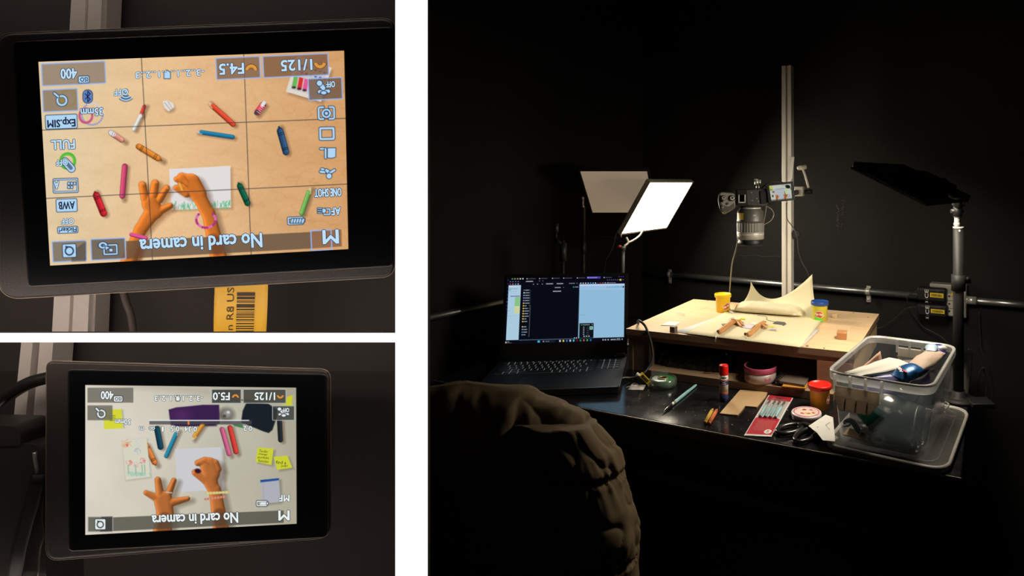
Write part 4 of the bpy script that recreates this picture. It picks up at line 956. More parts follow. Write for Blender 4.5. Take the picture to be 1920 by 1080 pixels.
for k, (nm, cc) in enumerate((('pink', (.45, .05, .08, 1)), ('green', (.22, .30, .04, 1)), ('orange', (.50, .22, .03, 1)))):
    pts = [(1466, 722+(0)), (1510+k, 728), (1520, 712), (1480, 708)]
    tag(child(None, 'paper_pad', mat('pad_'+nm, cc, .7), lambda b: b.prism([P(x, y+1.5, ZB+.0003+.0024*k) for x, y in ((1466, 724), (1504+3*k, 730-k), (1517, 712), (1478, 708))], (0, 0, .0021))), nm+' paper pad in the small stack under the spiral notebook, '+['bottom', 'middle', 'top'][k]+' one', 'paper pad', 'coloured pads under the notebook')
# ================================================================== ON THE DESK
ZD = .7502
def D(px, py, z=ZD): return on(px, py, z)
# glue stick
gp = D(1357, 751); G = Matrix.Translation(gp)
gs = thing('glue_stick', tuple(gp), 'upright glue stick with a red cap and dark blue foot in front of the riser', 'glue')
GR = .0118
child(gs, 'foot', mat('glue_blue', (.012, .025, .12, 1), .35), lambda b: b.lathe([(GR*.9, 0), (GR, .001), (GR, .018), (GR*.93, .0185)], 28, G))
child(gs, 'barrel', mat('glue_white', (.62, .58, .52, 1), .4), lambda b: b.lathe([(GR*.96, .018), (GR*.96, .066)], 28, G))
child(gs, 'cap', mat('glue_red', (.72, .012, .008, 1), .32), lambda b: b.lathe([(GR, .066), (GR*1.01, .067), (GR*.98, .087), (GR*.9, .0895), (.003, .090)], 28, G))
child(gs, 'label_band', mat('band_orange', (.50, .12, .05, 1), .45), lambda b: (b.lathe([(GR*.965, .0185), (GR*.975, .019), (GR*.975, .0235), (GR*.965, .024)], 28, G), b.lathe([(GR*.965, .0520), (GR*.975, .0525), (GR*.975, .0545), (GR*.965, .055)], 28, G)))
child(gs, 'label_band', mat('band_blue', (.02, .03, .16, 1), .45), lambda b: (b.lathe([(GR*.966, .0415), (GR*.978, .042), (GR*.978, .0510), (GR*.966, .0515)], 28, G)))
def cylfn(T, r, z, w_, h_, ang=-PI/2): return lambda u, v: T @ Vector((math.cos(ang+u*w_/r)*r, math.sin(ang+u*w_/r)*r, z+v*h_))
child(gs, 'label_oval', mat('oval_grey', (.10, .14, .16, 1), .5), lambda b: b.grid([[cylfn(G, GR*.98, .0600, .016*math.sqrt(max(0, 1-(2*j/6-1)**2)), .006)(i/8-.5, j/6-.5) for i in range(9)] for j in range(7)]))
child(gs, 'lettering', M_paperw, lambda b: [b.grid([[cylfn(G, GR*.985, z, w_, .0018)(i/6-.5, j-.5) for i in range(7)] for j in (0, 1)]) for z, w_ in ((.0484, .010), (.0447, .015))])
child(gs, 'fine_print', mat('fine_grey', (.25, .24, .22, 1), .5), lambda b: [b.grid([[cylfn(G, GR*.972, .0385-.0021*k, .0165-.002*(k % 3), .0006)(i/6-.5, j-.5) for i in range(7)] for j in (0, 1)]) for k in range(7)])
# crayons
def crayon(p0, p1, r, name, wax, lab):
    p0, p1 = Vector(p0), Vector(p1); d = (p1-p0).normalized(); L = (p1-p0).length
    t = thing('crayon', tuple(p0), lab, 'crayon')
    child(t, 'wax', mat('wax_'+name, wax, .5), lambda b: (b.cyl(p0, p0+d*L*.88, r*.93, n=18), b.cyl(p0+d*L*.88, p1, r*.62, r*.3, 16)))
    child(t, 'wrapper', mat('wrap_'+name, tuple(c*.9 for c in wax[:3])+(1,), .7), lambda b: b.cyl(p0+d*L*.09, p0+d*L*.84, r, n=18))
    for k in (.12, .16, .78, .82):
        child(t, 'stripe', M_ink, lambda b: b.cyl(p0+d*L*k, p0+d*(L*k+.0012), r*1.02, n=18))
crayon(D(1321.5, 793, ZD+.0042), D(1337, 766.5, ZD+.0042), .0042, 'yellow', (.62, .38, .03, 1), 'yellow crayon, the left one of the pair in front of the glue stick')
crayon(D(1329, 795, ZD+.0042), D(1345, 767.5, ZD+.0042), .0042, 'orange', (.66, .14, .03, 1), 'orange crayon, the right one of the pair in front of the glue stick')
# teal sculpting tool
t0, t1 = D(1242, 773, ZD+.004), D(1305.5, 721.5, ZD+.004); td = t1-t0
tl = thing('sculpting_tool', tuple(t0), 'teal-handled sculpting tool with a dark metal tip lying on the open desk', 'tool')
M_teal = mat('teal_plastic', (.30, .58, .62, 1), .4)
child(tl, 'handle', M_teal, lambda b: b.tube([t0+td*.32, t0+td*.36, t0+td*.6, t0+td*.97, t1], [.0028, .0040, .0042, .0032, .0022], 14))
child(tl, 'ferrule', M_chrome, lambda b: b.tube([t0+td*.24, t0+td*.34], [.0034, .0038], 14))
child(tl, 'tip', mat('dark_steel', (.16, .15, .14, 1), .25, .9), lambda b: b.tube([t0, t0+td*.07, t0+td*.15, t0+td*.24], [.0004, .0020, .0032, .0034], 12))
# cardboard
cbp = [(1387.5, 733), (1440, 735), (1436, 745), (1419, 765), (1397, 763), (1392, 770), (1383, 780), (1368, 779), (1349.5, 777)]
tag(child(None, 'cardboard_piece', mat('cardboard', (.50, .33, .17, 1), .85, var=.06, scale=30), lambda b: b.prism([D(x, y, ZD+.0003) for x, y in cbp], (0, 0, .0028))), 'L-shaped piece of brown corrugated cardboard right of the glue stick', 'cardboard')
# packaged tools
def pq_(u, v, z=0): 
    a, b_, c_, d_ = D(1441, 742, ZD), D(1487, 747, ZD), D(1446, 820, ZD), D(1395, 818, ZD)
    p = (1-v)*((1-u)*a+u*b_)+v*((1-u)*d_+u*c_); return p+Vector((0, 0, z))
pk = thing('tool_packet', tuple(pq_(.5, .5)), 'red and white hanging packet with four teal-handled tools, lying on the desk', 'packet')
M_pkred = mat('packet_red', (.42, .018, .035, 1), .4)
def patch(b, u0, v0, u1, v1, z, n=4): b.grid([[pq_(u0+(u1-u0)*i/n, v0+(v1-v0)*j/n, z) for i in range(n+1)] for j in range(n+1)])
child(pk, 'backing_card', mat('packet_white', (.62, .60, .58, 1), .5), lambda b: b.prism([pq_(0, 0, .0004), pq_(1, 0, .0004), pq_(1, 1, .0004), pq_(0, 1, .0004)], (0, 0, .0012)))
child(pk, 'header', M_pkred, lambda b: patch(b, .04, .0, .97, .13, .0019))
child(pk, 'hang_slot', M_ink, lambda b: b.poly([pq_(.32, .055, .0023), pq_(.5, .045, .0023), pq_(.72, .06, .0023), pq_(.55, .085, .0023)]))
child(pk, 'lower_print', M_pkred, lambda b: b.grid([[pq_(.03+.94*i/10, (.60-.045*math.sin(PI*i/10))*(1-j)+.965*j, .0019) for i in range(11)] for j in (0, 1)]))
for k in range(4):
    u = .20+.195*k
    tt = child(pk, 'tool_handle', M_teal, lambda b: b.tube([pq_(u, .33, .005), pq_(u, .37, .005), pq_(u, .60, .0048)], [.0030, .0038, .0038], 12))
    child(tt, 'tool_shaft', mat('satin_steel', (.30, .29, .27, 1), .3, .8), lambda b: b.tube([pq_(u+.02, .19, .005), pq_(u+.0, .26, .005), pq_(u, .335, .005)], [.0030, .0022, .0026], 10))
child(pk, 'clear_window', clear_mat('film_window', (.8, .8, .8, 1), .90, .25, .08), lambda b: b.grid([[pq_(.05+.9*i/10, .14+.44*j/8, .0098-.0075*abs(2*i/10-1)**4+.0006*math.sin(i*2.3+j)) for i in range(11)] for j in range(9)]))
def plines(b):
    rr_ = random.Random(2)
    for k in range(9):
        v = .66+.026*k; u = .16+.03*(k % 3)
        while u < .80:
            w_ = rr_.uniform(.03, .11); b.poly([pq_(u, v, .0022), pq_(u+w_, v, .0022), pq_(u+w_, v+.007, .0022), pq_(u, v+.007, .0022)]); u += w_+.02
child(pk, 'fine_print', mat('print_pale', (.50, .20, .18, 1), .5), plines)
child(pk, 'curved_trim', mat('print_pale', (.50, .20, .18, 1), .5), lambda b: b.tube([pq_(.25+.5*i/8, .605-.025*math.sin(PI*i/8), .0022) for i in range(9)], .0004, 5))
bd = child(pk, 'round_badge', mat('badge_white', (.66, .62, .58, 1), .5), lambda b: b.prism([pq_(.78+.14*math.cos(a), .90+.048*math.sin(a), .0020) for a in [2*PI*i/20 for i in range(20)]], (0, 0, .0003)))
child(bd, 'badge_text', M_pkred, lambda b: (lettering(b, '8', lambda u, v: pq_(.78+u*.07, .888-v*.028, .0025), bold=.02), lettering(b, 'PC', lambda u, v: pq_(.78+u*.10, .920-v*.016, .0025), bold=.02)))
child(pk, 'bottom_edge', mat('packet_white', (.62, .60, .58, 1), .5), lambda b: patch(b, .03, .968, .40, .995, .0021))
# round tin lid (printed flowers)
tp = D(1512, 783); TT = Matrix.Translation(tp); TRr = .0345
lidt = thing('round_tin', tuple(tp), 'flat round tin with a pink-ringed white lid beside the red-lidded tub', 'tin')
child(lidt, 'body', mat('tin_pink2', (.50, .20, .26, 1), .35), lambda b: b.lathe([(TRr*.97, 0), (TRr*.98, .008)], 48, TT))
child(lidt, 'lid', mat('lid_white', (.70, .62, .60, 1), .3), lambda b: b.lathe([(TRr*1.0, .005), (TRr*1.015, .0055), (TRr*1.015, .012), (TRr*.99, .0135), (.001, .0136)], 48, TT))
def annulus(b, r0, r1, z, seg=48, wob=0.0):
    b.grid([[TT @ Vector((math.cos(a)*r*(1+wob*math.sin(8*a)), math.sin(a)*r*(1+wob*math.sin(8*a)), z)) for a in [2*PI*i/seg for i in range(seg+1)]] for r in (r0, r1)])
child(lidt, 'pink_ring', mat('ring_pink', (.62, .14, .24, 1), .35), lambda b: annulus(b, TRr*.80, TRr*.88, .0139, 64, .02))
child(lidt, 'cream_disc', mat('disc_cream', (.68, .56, .48, 1), .4), lambda b: b.poly([TT @ Vector((math.cos(a)*TRr*.78, math.sin(a)*TRr*.78, .0138)) for a in [2*PI*i/40 for i in range(40)]]))
def blobs(b, L, r): 
    for x, y, s_ in L: b.poly([TT @ Vector((x*TRr+math.cos(a)*r*s_, y*TRr+math.sin(a)*r*s_*.8, .0141)) for a in [2*PI*i/10 for i in range(10)]])
child(lidt, 'flower_print', mat('print_red', (.55, .03, .02, 1), .4), lambda b: blobs(b, [(-.1, .38, 1.1), (-.02, .30, .8), (-.18, .30, .8), (-.35, -.25, 1), (-.25, -.32, .8), (.45, -.25, 1)], .0036))
child(lidt, 'leaf_print', mat('print_gold', (.55, .33, .04, 1), .4), lambda b: blobs(b, [(.05, -.32, 1.3), (.18, -.28, 1), (.42, -.12, .9), (-.08, -.2, .7)], .0036))
child(lidt, 'flower_print', mat('ring_pink', (.62, .14, .24, 1), .35), lambda b: blobs(b, [(.30, .28, 1), (.42, .25, 1), (.36, .36, .9), (-.6, .4, .7), (.6, .1, .6)], .0032))
# red-lidded tub
tub(D(1537, 765), mat('tub_red', (.80, .02, .012, 1), .3), mat('tub_orange', (.88, .34, .015, 1), .4, var=.3, scale=14), 'orange play clay tub with a bright red lid standing against the storage box', -PI/2+1.2)
# scissors
sc = thing('scissors', tuple(D(1500, 800)), 'large scissors with two black plastic loop handles lying by the round tin', 'scissors')
def loop(cx_, cy_, a, b2, ang, z=ZD+.006, n=28, egg=.15):
    pts = []
    for k in range(n):
        t = 2*PI*k/n; x = a*math.cos(t)*(1+egg*math.cos(t)); y = b2*math.sin(t)*(1+egg*math.cos(t))
        pts.append(D(cx_+x*math.cos(ang)-y*math.sin(ang), cy_+x*math.sin(ang)+y*math.cos(ang), z))
    return pts
M_sc = mat('scissor_black', (.016, .016, .016, 1), .22, coat=.4)
child(sc, 'handle', M_sc, lambda b: (b.tube(loop(1477, 805, 25, 7.5, -.20), .0052, 12, closed=True), b.tube([D(1496, 799, ZD+.007), D(1508, 797, ZD+.009), D(1522, 802, ZD+.010), D(1538, 812, ZD+.009)], [.0062, .0075, .0070, .006], 12, sub=4)))
child(sc, 'handle', M_sc, lambda b: (b.tube(loop(1508, 817, 23, 9.5, -.42), .0052, 12, closed=True), b.tube([D(1526, 806, ZD+.008), D(1534, 803, ZD+.010), D(1546, 806, ZD+.010)], [.006, .007, .006], 12, sub=4)))
child(sc, 'blade', M_chrome, lambda b: b.prism([D(x, y, ZD+.006) for x, y in ((1536, 806), (1542, 812), (1566, 826), (1572, 822), (1548, 803))], (0, 0, .0018)))
child(sc, 'pivot', M_chrome, lambda b: b.cyl(D(1533, 803, ZD+.016), D(1533, 803, ZD+.018), .003, n=12))
# paper note under the box
nt_ = child(None, 'paper_note', M_paperw, lambda b: b.prism([D(x, y, z) for x, y, z in ((1516, 799, ZD+.0195), (1548, 778, ZD+.0200), (1562, 783, ZD+.0200), (1566, 828, ZD+.0175), (1543, 826, ZD+.0180), (1532, 812, ZD+.0190))], (0, 0, .0006)))
tag(nt_, 'creased white paper corner sticking out between the scissors and the storage box', 'paper')
child(nt_, 'pencil_frame', M_ink, lambda b: b.tube([D(1556, 806, ZD+.0200), D(1548, 797, ZD+.0203), D(1556, 792, ZD+.0205)], .0003, 5))
# tape roll in its clear shell
rp = D(1243, 722); RT = Matrix.Translation(rp)
tr_ = thing('tape_dispenser', tuple(rp), 'clear round dispenser with a green-labelled tape roll at the left foot of the riser', 'tape')
M_shell = clear_mat('clear_shell', (.7, .75, .70, 1), .82, .3, .08)
child(tr_, 'tape_roll', mat('tape_green', (.05, .16, .07, 1), .3), lambda b: b.lathe([(.012, .003), (.031, .003), (.032, .005), (.032, .016), (.031, .0175), (.0125, .0175)], 44, RT, cap=False))
child(tr_, 'label_disc', mat('label_green', (.04, .30, .09, 1), .35), lambda b: b.grid([[RT @ Vector((math.cos(a)*r, math.sin(a)*r, .0180)) for a in [2*PI*i/44 for i in range(45)]] for r in (.014, .030)]))
child(tr_, 'label_white', mat('label_white', (.55, .62, .55, 1), .4), lambda b: b.grid([[RT @ Vector((math.cos(a)*r, math.sin(a)*r, .0184)) for a in np.linspace(PI*.75, PI*1.45, 16)] for r in (.015, .029)]))
child(tr_, 'hub', mat('hub_gold', (.50, .44, .25, 1), .3, .6), lambda b: b.lathe([(.010, .002), (.0135, .002), (.0140, .019), (.0130, .021), (.0105, .021), (.010, .019)], 32, RT, cap=False))
child(tr_, 'shell', M_shell, lambda b: b.lathe([(.033, .0005), (.0365, .001), (.0375, .004), (.0375, .017), (.0355, .0205), (.030, .0215)], 44, RT, cap=False))
child(tr_, 'cutter', M_shell, lambda b: b.poly([RT @ Vector(p) for p in ((-.033, -.014, .003), (-.024, -.028, .003), (-.018, -.032, .020), (-.030, -.020, .020))]))
child(tr_, 'shell_flap', M_shell, lambda b: b.poly([RT @ Vector(p) for p in ((-.033, .014, .012), (.012, .034, .012), (.010, .034, .034), (-.034, .018, .034))]))
child(tr_, 'tape_tail', mat('tail_pale', (.55, .50, .38, 1), .5), lambda b: (b.poly([RT @ Vector(p) for p in ((-.050, -.006, .020), (-.036, -.022, .002), (-.030, -.020, .002), (-.040, -.004, .019))]), b.poly([RT @ Vector(p) for p in ((-.036, -.022, .002), (-.028, -.028, .022), (-.022, -.026, .022), (-.030, -.020, .002))])))
# white tag
wt = sheet('white_tag', [(1184, 721), (1211, 722), (1206, 731), (1177, 731)], ZD+.0004, mat('tag_white', (.75, .70, .65, 1), .6), 'small white paper tag with a string loop lying beside the laptop', 'tag', .0006, n=3)
child(wt, 'string', M_white, lambda b: b.tube([D(1174, 726, ZD+.001), D(1183, 723, ZD+.001), D(1187, 719, ZD+.004), D(1194, 719.5, ZD+.004), D(1199, 723, ZD+.001)], .0004, 5, sub=4))
child(wt, 'handwriting', M_ink, lambda b: b.tube([D(1186+1.4*k, 725+(1.2 if k % 2 else 0), ZD+.0012) for k in range(10)], .00025, 4))
# power cable of the laptop with its yellow label
pcb = thing('laptop_charger', tuple(D(1200, 712)), 'thick black cord with a yellow barcode label arching from the riser to the laptop', 'cord')
child(pcb, 'cord', M_rubber, lambda b: b.tube([P(1197, 606, ZT+.002), P(1196, 602, ZT+.014), P(1200, 602, ZT+.022), at(1210, 612, 1.73), at(1218, 633, 1.70), at(1223, 655, 1.69), at(1223, 675, 1.68), at(1214, 692, 1.665), at(1203, 703, 1.64), at(1196, 707, 1.60)], .0035, 10, sub=6))
lb_ = child(pcb, 'label_sticker', M_yel, lambda b: b.obox(at(1197, 704, 1.615), (at(1214, 722, 1.59)-at(1197, 704, 1.615)), (at(1204, 698, 1.62)-at(1197, 704, 1.615)), (0, -.001, .0015)))
child(lb_, 'barcode', M_ink, lambda b: [b.obox(at(1197, 704, 1.613)+(at(1214, 722, 1.588)-at(1197, 704, 1.613))*(.2+.085*k)+(at(1204, 698, 1.618)-at(1197, 704, 1.613))*.2, (at(1214, 722, 1.588)-at(1197, 704, 1.613))*.04, (at(1204, 698, 1.618)-at(1197, 704, 1.613))*.6, (0, -.001, .0018)) for k in range(8)])
child(pcb, 'plug_lead', M_cab, lambda b: b.tube([D(1196, 706, ZD+.012), D(1183, 708, ZD+.006), D(1170, 708, ZD+.010), D(1163, 711, ZD+.012)], .0022, 8, sub=4))
child(pcb, 'label_collar', M_white, lambda b: b.cyl(at(1194, 706, 1.61), at(1198, 701, 1.615), .006, n=12))

# ================================================================== STORAGE BOX, ITS LID AND WHAT IS IN IT
RZB = -math.radians(28.5)
SB = Vector((.368, 1.306, .7505))
BXM = Matrix.Translation(SB) @ Matrix.Rotation(RZB, 4, 'Z')
def rr2(w_, d_, r, seg=7): return rpoly([(-w_/2, -d_/2), (w_/2, -d_/2), (w_/2, d_/2), (-w_/2, d_/2)], r, seg)
lid = thing('box_lid', (.383, 1.318, .7503), 'white plastic lid lying flat under the clear storage box', 'lid', RZB)
LM = Matrix.Translation((.383, 1.318, .7503)) @ Matrix.Rotation(RZB, 4, 'Z')
M_lid = clear_mat('lid_plastic', (.42, .40, .36, 1), .72, .10, .3); M_lidr = mat('lid_rim', (.40, .385, .35, 1), .38)
def loft(b, M, levels, closed_top=False, closed_bot=False):
    rings = [[b.bm.verts.new(M @ Vector((x, y, z))) for x, y in rr2(w_, d_, r)] for w_, d_, r, z in levels]
    b.skinrings(rings, cap=False)
    if closed_top: b._f(rings[-1])
    if closed_bot: b._f(rings[0][::-1])
child(lid, 'lid_rim', M_lidr, lambda b: loft(b, LM, [(.236, .336, .042, 0), (.245, .345, .045, 0), (.247, .347, .046, .009), (.243, .343, .045, .0125), (.236, .336, .042, .0125), (.232, .332, .04, .0085)]))
child(lid, 'lid_panel', M_lid, lambda b: loft(b, LM, [(.2325, .3325, .04, .0060), (.232, .332, .04, .0085)], True, False))
child(lid, 'lid_rib', M_lid, lambda b: loft(b, LM, [(.200, .300, .035, .0088), (.200, .300, .035, .0105), (.194, .294, .033, .0105), (.194, .294, .033, .0088)]))
box = thing('storage_box', tuple(SB), 'clear plastic storage box full of craft supplies at the right end of the desk', 'box', RZB)
M_box = clear_mat('box_plastic', (.42, .52, .60, 1), .87, .2, .14)
M_rim = clear_mat('box_rim', (.92, .92, .88, 1), .36, .25, .25)
BW, BD, BH = .205, .325, .165; z0b = .0115
child(box, 'body', M_box, lambda b: loft(b, BXM, [(BW*.60, BD*.70, .02, z0b), (BW*.84, BD*.88, .030, z0b+.001), (BW*.86, BD*.895, .034, z0b+.012), (BW*.955, BD*.965, .036, BH-.022), (BW*.962, BD*.972, .037, BH-.001)], False, True))
child(box, 'rim', M_rim, lambda b: loft(b, BXM, [(BW*1.02, BD*1.015, .040, BH-.018), (BW*1.03, BD*1.022, .041, BH-.014), (BW*1.03, BD*1.022, .041, BH-.002), (BW*1.015, BD*1.01, .040, BH), (BW*.985, BD*.99, .038, BH), (BW*.965, BD*.975, .037, BH-.003)]))
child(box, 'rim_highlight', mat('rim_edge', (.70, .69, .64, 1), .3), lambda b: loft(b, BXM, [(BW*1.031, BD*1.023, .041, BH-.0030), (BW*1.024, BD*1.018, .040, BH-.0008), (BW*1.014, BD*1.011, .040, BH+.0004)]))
def bl(x, y, z): return BXM @ Vector((x, y, z))
M_h1 = clear_mat('handle_grey', (.66, .58, .48, 1), .0, .06, .4); M_h2 = clear_mat('handle_white', (.85, .78, .68, 1), .0, .06, .4)
def handle(sgn, x0, x1, m, lab_):
    y0 = sgn*BD*.5; o = sgn*.004
    def f(b):
        # hooked top strip, sloped panel, pointed lower edge
        b.obox(bl(x0, y0+o, BH-.046), bl(x1, y0+o, BH-.046)-bl(x0, y0+o, BH-.046), (BXM.to_3x3() @ Vector((0, sgn*.006, 0))), (0, 0, .022), .0015)
        w_ = x1-x0
        P_ = [bl(x0-.002, y0+o, BH-.045), bl(x1+.002, y0+o, BH-.045), bl(x1-w_*.22, y0+o+sgn*.007, BH-.070), bl(x0+w_*.10, y0+o+sgn*.007, BH-.070)]
        b.prism(P_, BXM.to_3x3() @ Vector((0, sgn*.003, 0)))
    h = child(box, 'clip_handle', m, f); h['label'] = lab_
    for k in range(3):
        xx = x0+(x1-x0)*(.24+.25*k)
        child(h, 'rib', m, lambda b: b.prism([bl(xx, y0+o+sgn*.006, BH-.047), bl(xx, y0+o+sgn*.013, BH-.050), bl(xx-.002, y0+o+sgn*.010, BH-.069), bl(xx-.002, y0+o+sgn*.005, BH-.069)], BXM.to_3x3() @ Vector((.0022, 0, 0))))
    for k in range(4):
        xx = x0-.004+(x1-x0+.006)*k/3
        child(h, 'hinge_lug', M_rim, lambda b: b.obox(bl(xx, y0+sgn*.002, BH-.036), bl(xx+.005, y0+sgn*.002, BH-.036)-bl(xx, y0+sgn*.002, BH-.036), (BXM.to_3x3() @ Vector((0, sgn*.007, 0))), (0, 0, .034)))
handle(-1, -.082, .006, M_h1, 'grey clip handle on the near end')
handle(1, -.034, .050, M_h2, 'white clip handle on the far end')
# contents
fr_ = thing('film_roll', tuple(bl(0, -.08, .03)), 'thick roll of greyish clear film lying across the near end inside the storage box', 'roll')
M_filmroll = clear_mat('film_grey', (.18, .20, .18, 1), .12, .25, .2)
ra, rb_ = bl(-.060, -.075, .078), bl(.064, -.093, .056)
child(fr_, 'roll', M_filmroll, lambda b: (b.cyl(ra, rb_, .0455, .0425, 40), b.cyl(ra, rb_, .034, .031, 36)))
child(fr_, 'core', mat('core_grey', (.14, .15, .15, 1), .6), lambda b: b.cyl(ra, rb_+(rb_-ra)*.005, .015, .015, 24))
child(fr_, 'roll_end_edge', mat('edge_grey', (.34, .33, .28, 1), .35), lambda b: b.tube([rb_+Vector((0, 0, 0))+((bl(0,   .0425, 0)-bl(0, 0, 0))*math.cos(a)+Vector((0, 0,   .0425))*math.sin(a)) for a in [2*PI*k/30 for k in range(30)]], .0010, 6, closed=True))
def inbox_sheet(nm, pts, m, lab, cat, th=.0008, sub=6, wave=.003, seed=1):
    c = [bl(*p) for p in pts]
    def f(b):
        rows_ = []
        for j in range(sub+1):
            v = j/sub; rows_.append([(1-v)*((1-i/sub)*c[0]+i/sub*c[1])+v*((1-i/sub)*c[3]+i/sub*c[2])+Vector((0, 0, noise.noise(Vector((i*.6+seed, j*.6, seed)))*wave)) for i in range(sub+1)])
        b.grid(rows_)
    return tag(child(None, nm, m, f, solid=th), lab, cat)
M_greens = clear_mat('green_card', (.02, .22, .15, 1), .0, .15, .2)
inbox_sheet('green_sheet', [(-.086, -.146, .150), (.012, -.146, .095), (-.028, -.132, .055), (-.060, -.138, .090)], M_greens, 'dark green glossy sheet folded behind the near handle inside the storage box', 'sheet')
inbox_sheet('green_sheet', [(-.084, -.140, .158), (-.062, -.148, .148), (-.060, -.146, .10), (-.078, -.140, .12)], M_greens, 'green foil corner poking up at the left corner of the storage box rim', 'sheet')
inbox_sheet('paper_bundle', [(-.078, -.125, .155), (-.02, .02, .155), (.045, .015, .150), (-.060, -.118, .142)], mat('dull_white_paper', (.46, .45, .40, 1), .8), 'folded white paper bundle on top of the storage box contents', 'paper', .003, wave=.006)
inbox_sheet('plastic_folder', [(-.070, -.118, .142), (.066, .020, .142), (.078, -.030, .105), (-.060, -.135, .112)], mat('purple_folder', (.07, .06, .17, 1), .3), 'purple plastic folder standing in the storage box below the white papers', 'folder', .0015)
inbox_sheet('plastic_sleeve', [(-.060, .00, .140), (.05, .10, .135), (.075, .04, .06), (-.04, -.05, .06)], mat('dark_blue_film', (.03, .05, .09, 1), .3), 'dark blue grey plastic sleeve deep inside the storage box', 'sleeve', .001)
inbox_sheet('card_box', [(-.07, .06, .128), (.03, .135, .128), (.055, .09, .118), (-.05, .0, .118)], mat('grey_card', (.10, .10, .12, 1), .6), 'grey card carton with a faint number in the far end of the storage box', 'carton', .002)
def packet(nm, a, c, w_, m, lab, seed, par=None):
    a, c = Vector(a), Vector(c); d = c-a; s_ = d.cross(Vector((0, 0, 1))).normalized()
    def f(b):
        rows_ = []
        for i in range(13):
            u = i/12; ww = w_*(.72+.28*math.sin(PI*u)); hh = w_*.45*(math.sin(PI*u)**.5); row = []
            for k in range(17):
                t = 2*PI*k/16; nz = 1+.18*noise.noise(Vector((u*5, math.cos(t)*1.5, math.sin(t)*1.5+seed)))
                row.append(a+d*u+s_*math.cos(t)*ww*nz*.5+Vector((0, 0, math.sin(t)*max(hh, .001)*nz*.6)))
            rows_.append(row)
        b.grid(rows_)
    if par: return child(par, nm, m, f)
    return tag(child(None, nm, m, f), lab, 'packet')
bg = thing('snack_wrapper', tuple(bl(.06, .0, .14)), 'long beige paper twist with blue foil ends across the right of the storage box', 'wrapper')
packet('beige_paper', bl(.040, -.020, .150), bl(.072, .105, .160), .046, mat('beige_paper', (.36, .27, .21, 1), .7, bump=.2, bscale=60), '', 1, bg)
packet('foil_end', bl(.070, .100, .150), bl(.068, .132, .168), .036, mat('foil_blue', (.03, .025, .16, 1), .3, .3), '', 3, bg)
packet('foil_middle', bl(.060, .075, .168), bl(.058, .110, .172), .028, mat('foil_pale', (.36, .48, .62, 1), .3, .2), '', 5, bg)
inb = packet('candy_wrapper', bl(.018, -.075, .145), bl(.052, -.025, .158), .048, mat('foil_cyan', (.01, .085, .24, 1), .3, .35), 'shiny blue wrapper with white letters at the right corner of the storage box', 7)
wm_ = lambda u, v, h=0: bl(.026+u*.016+v*.016, -.064+u*.008-v*.034, .162+h-.005*abs(u)-.004*abs(v))
child(inb, 'red_band', mat('band_red', (.60, .05, .05, 1), .35), lambda b: b.poly([wm_(-.2, -.6, .0015), wm_(.25, -.6, .0015), wm_(.5, .5, .0015), wm_(.1, .5, .0015)]))
child(inb, 'lettering', M_paperw, lambda b: lettering(b, 'AIRW', lambda u, v: wm_(-.30-v*.35, -u*1.2, .0030), bold=.03))
tag(child(None, 'crumpled_foil', mat('bright_foil', (.75, .72, .66, 1), .3, .3, bump=.8, bscale=200), lambda b: b.sphere(bl(.078, .118, .165), .009, 10, (1.3, .7, .8))), 'scrap of white shiny foil at the far right corner of the storage box', 'foil')
inbox_sheet('clear_bag', [(.030, -.10, .135), (.088, .08, .14), (.084, .11, .03), (.050, -.08, .03)], clear_mat('bag_film', (.40, .38, .36, 1), .55, .35, .15), 'crumpled clear bag filling the right side of the storage box', 'bag', .0004, 12, .022, 5)
for k, (x, y) in enumerate(((-.035, -.120), (-.008, -.118))):
    tp_ = bl(x, y, .030)
    tag(child(None, 'tape_ring', mat('grey_white_tape', (.40, .38, .33, 1), .5), lambda b: b.tube([tp_+(BXM.to_3x3() @ Vector((.011*math.cos(a), -.003*k, 0)))+Vector((0, 0, .011*math.sin(a)+.001)) for a in [2*PI*i/22 for i in range(22)]], .0035, 8, closed=True)),
        ['left', 'right'][k]+' of the two small grey-white tape rings low in the front of the storage box', 'tape', 'tape rings in the box')
cx2 = child(None, 'cardboard_scrap', mat('cardboard', (.50, .33, .17, 1), .85), lambda b: b.prism([bl(-.080, -.128, .026), bl(-.072, -.110, .034), bl(-.036, -.110, .030), bl(-.034, -.128, .022)], (0, 0, .002))); tag(cx2, 'brown cardboard scrap low in the left front of the storage box', 'cardboard')
tag(child(None, 'black_pliers', mat('dark_steel2', (.03, .03, .04, 1), .3, .5), lambda b: (b.tube([bl(-.078, -.126, .050), bl(-.070, -.128, .058), bl(-.060, -.126, .056), bl(-.052, -.122, .044), bl(-.044, -.116, .030)], [.003, .005, .006, .006, .004], 10, sub=4), b.tube([bl(-.078, -.128, .044), bl(-.070, -.128, .046), bl(-.064, -.126, .050)], .0018, 8))), 'small dark metal clip tool behind the near left wall of the storage box', 'tool')
inbox_sheet('clear_sheet', [(-.060, -.110, .020), (.070, -.125, .020), (.075, -.06, .018), (-.05, -.06, .018)], clear_mat('bag_film2', (.36, .35, .31, 1), .45, .4, .12), 'wrinkled clear film along the floor of the storage box', 'plastic', .0004, 12, .010, 9)
inbox_sheet('pink_tissue', [(-.088, .01, .120), (-.060, .10, .145), (-.058, .12, .10), (-.085, .03, .08)], mat('pink_tissue', (.45, .26, .18, 1), .8), 'pinkish tissue against the left wall inside the storage box', 'tissue', .0006)
tag(child(None, 'foil_knot', mat('bright_foil', (.75, .72, .66, 1), .3, .3), lambda b: (b.tube([bl(.086, .126, .026), bl(.090, .132, .034), bl(.080, .136, .036), bl(.076, .130, .028)], .002, 6, sub=4, closed=True))), 'small pale knot of foil at the far bottom corner of the storage box', 'foil')

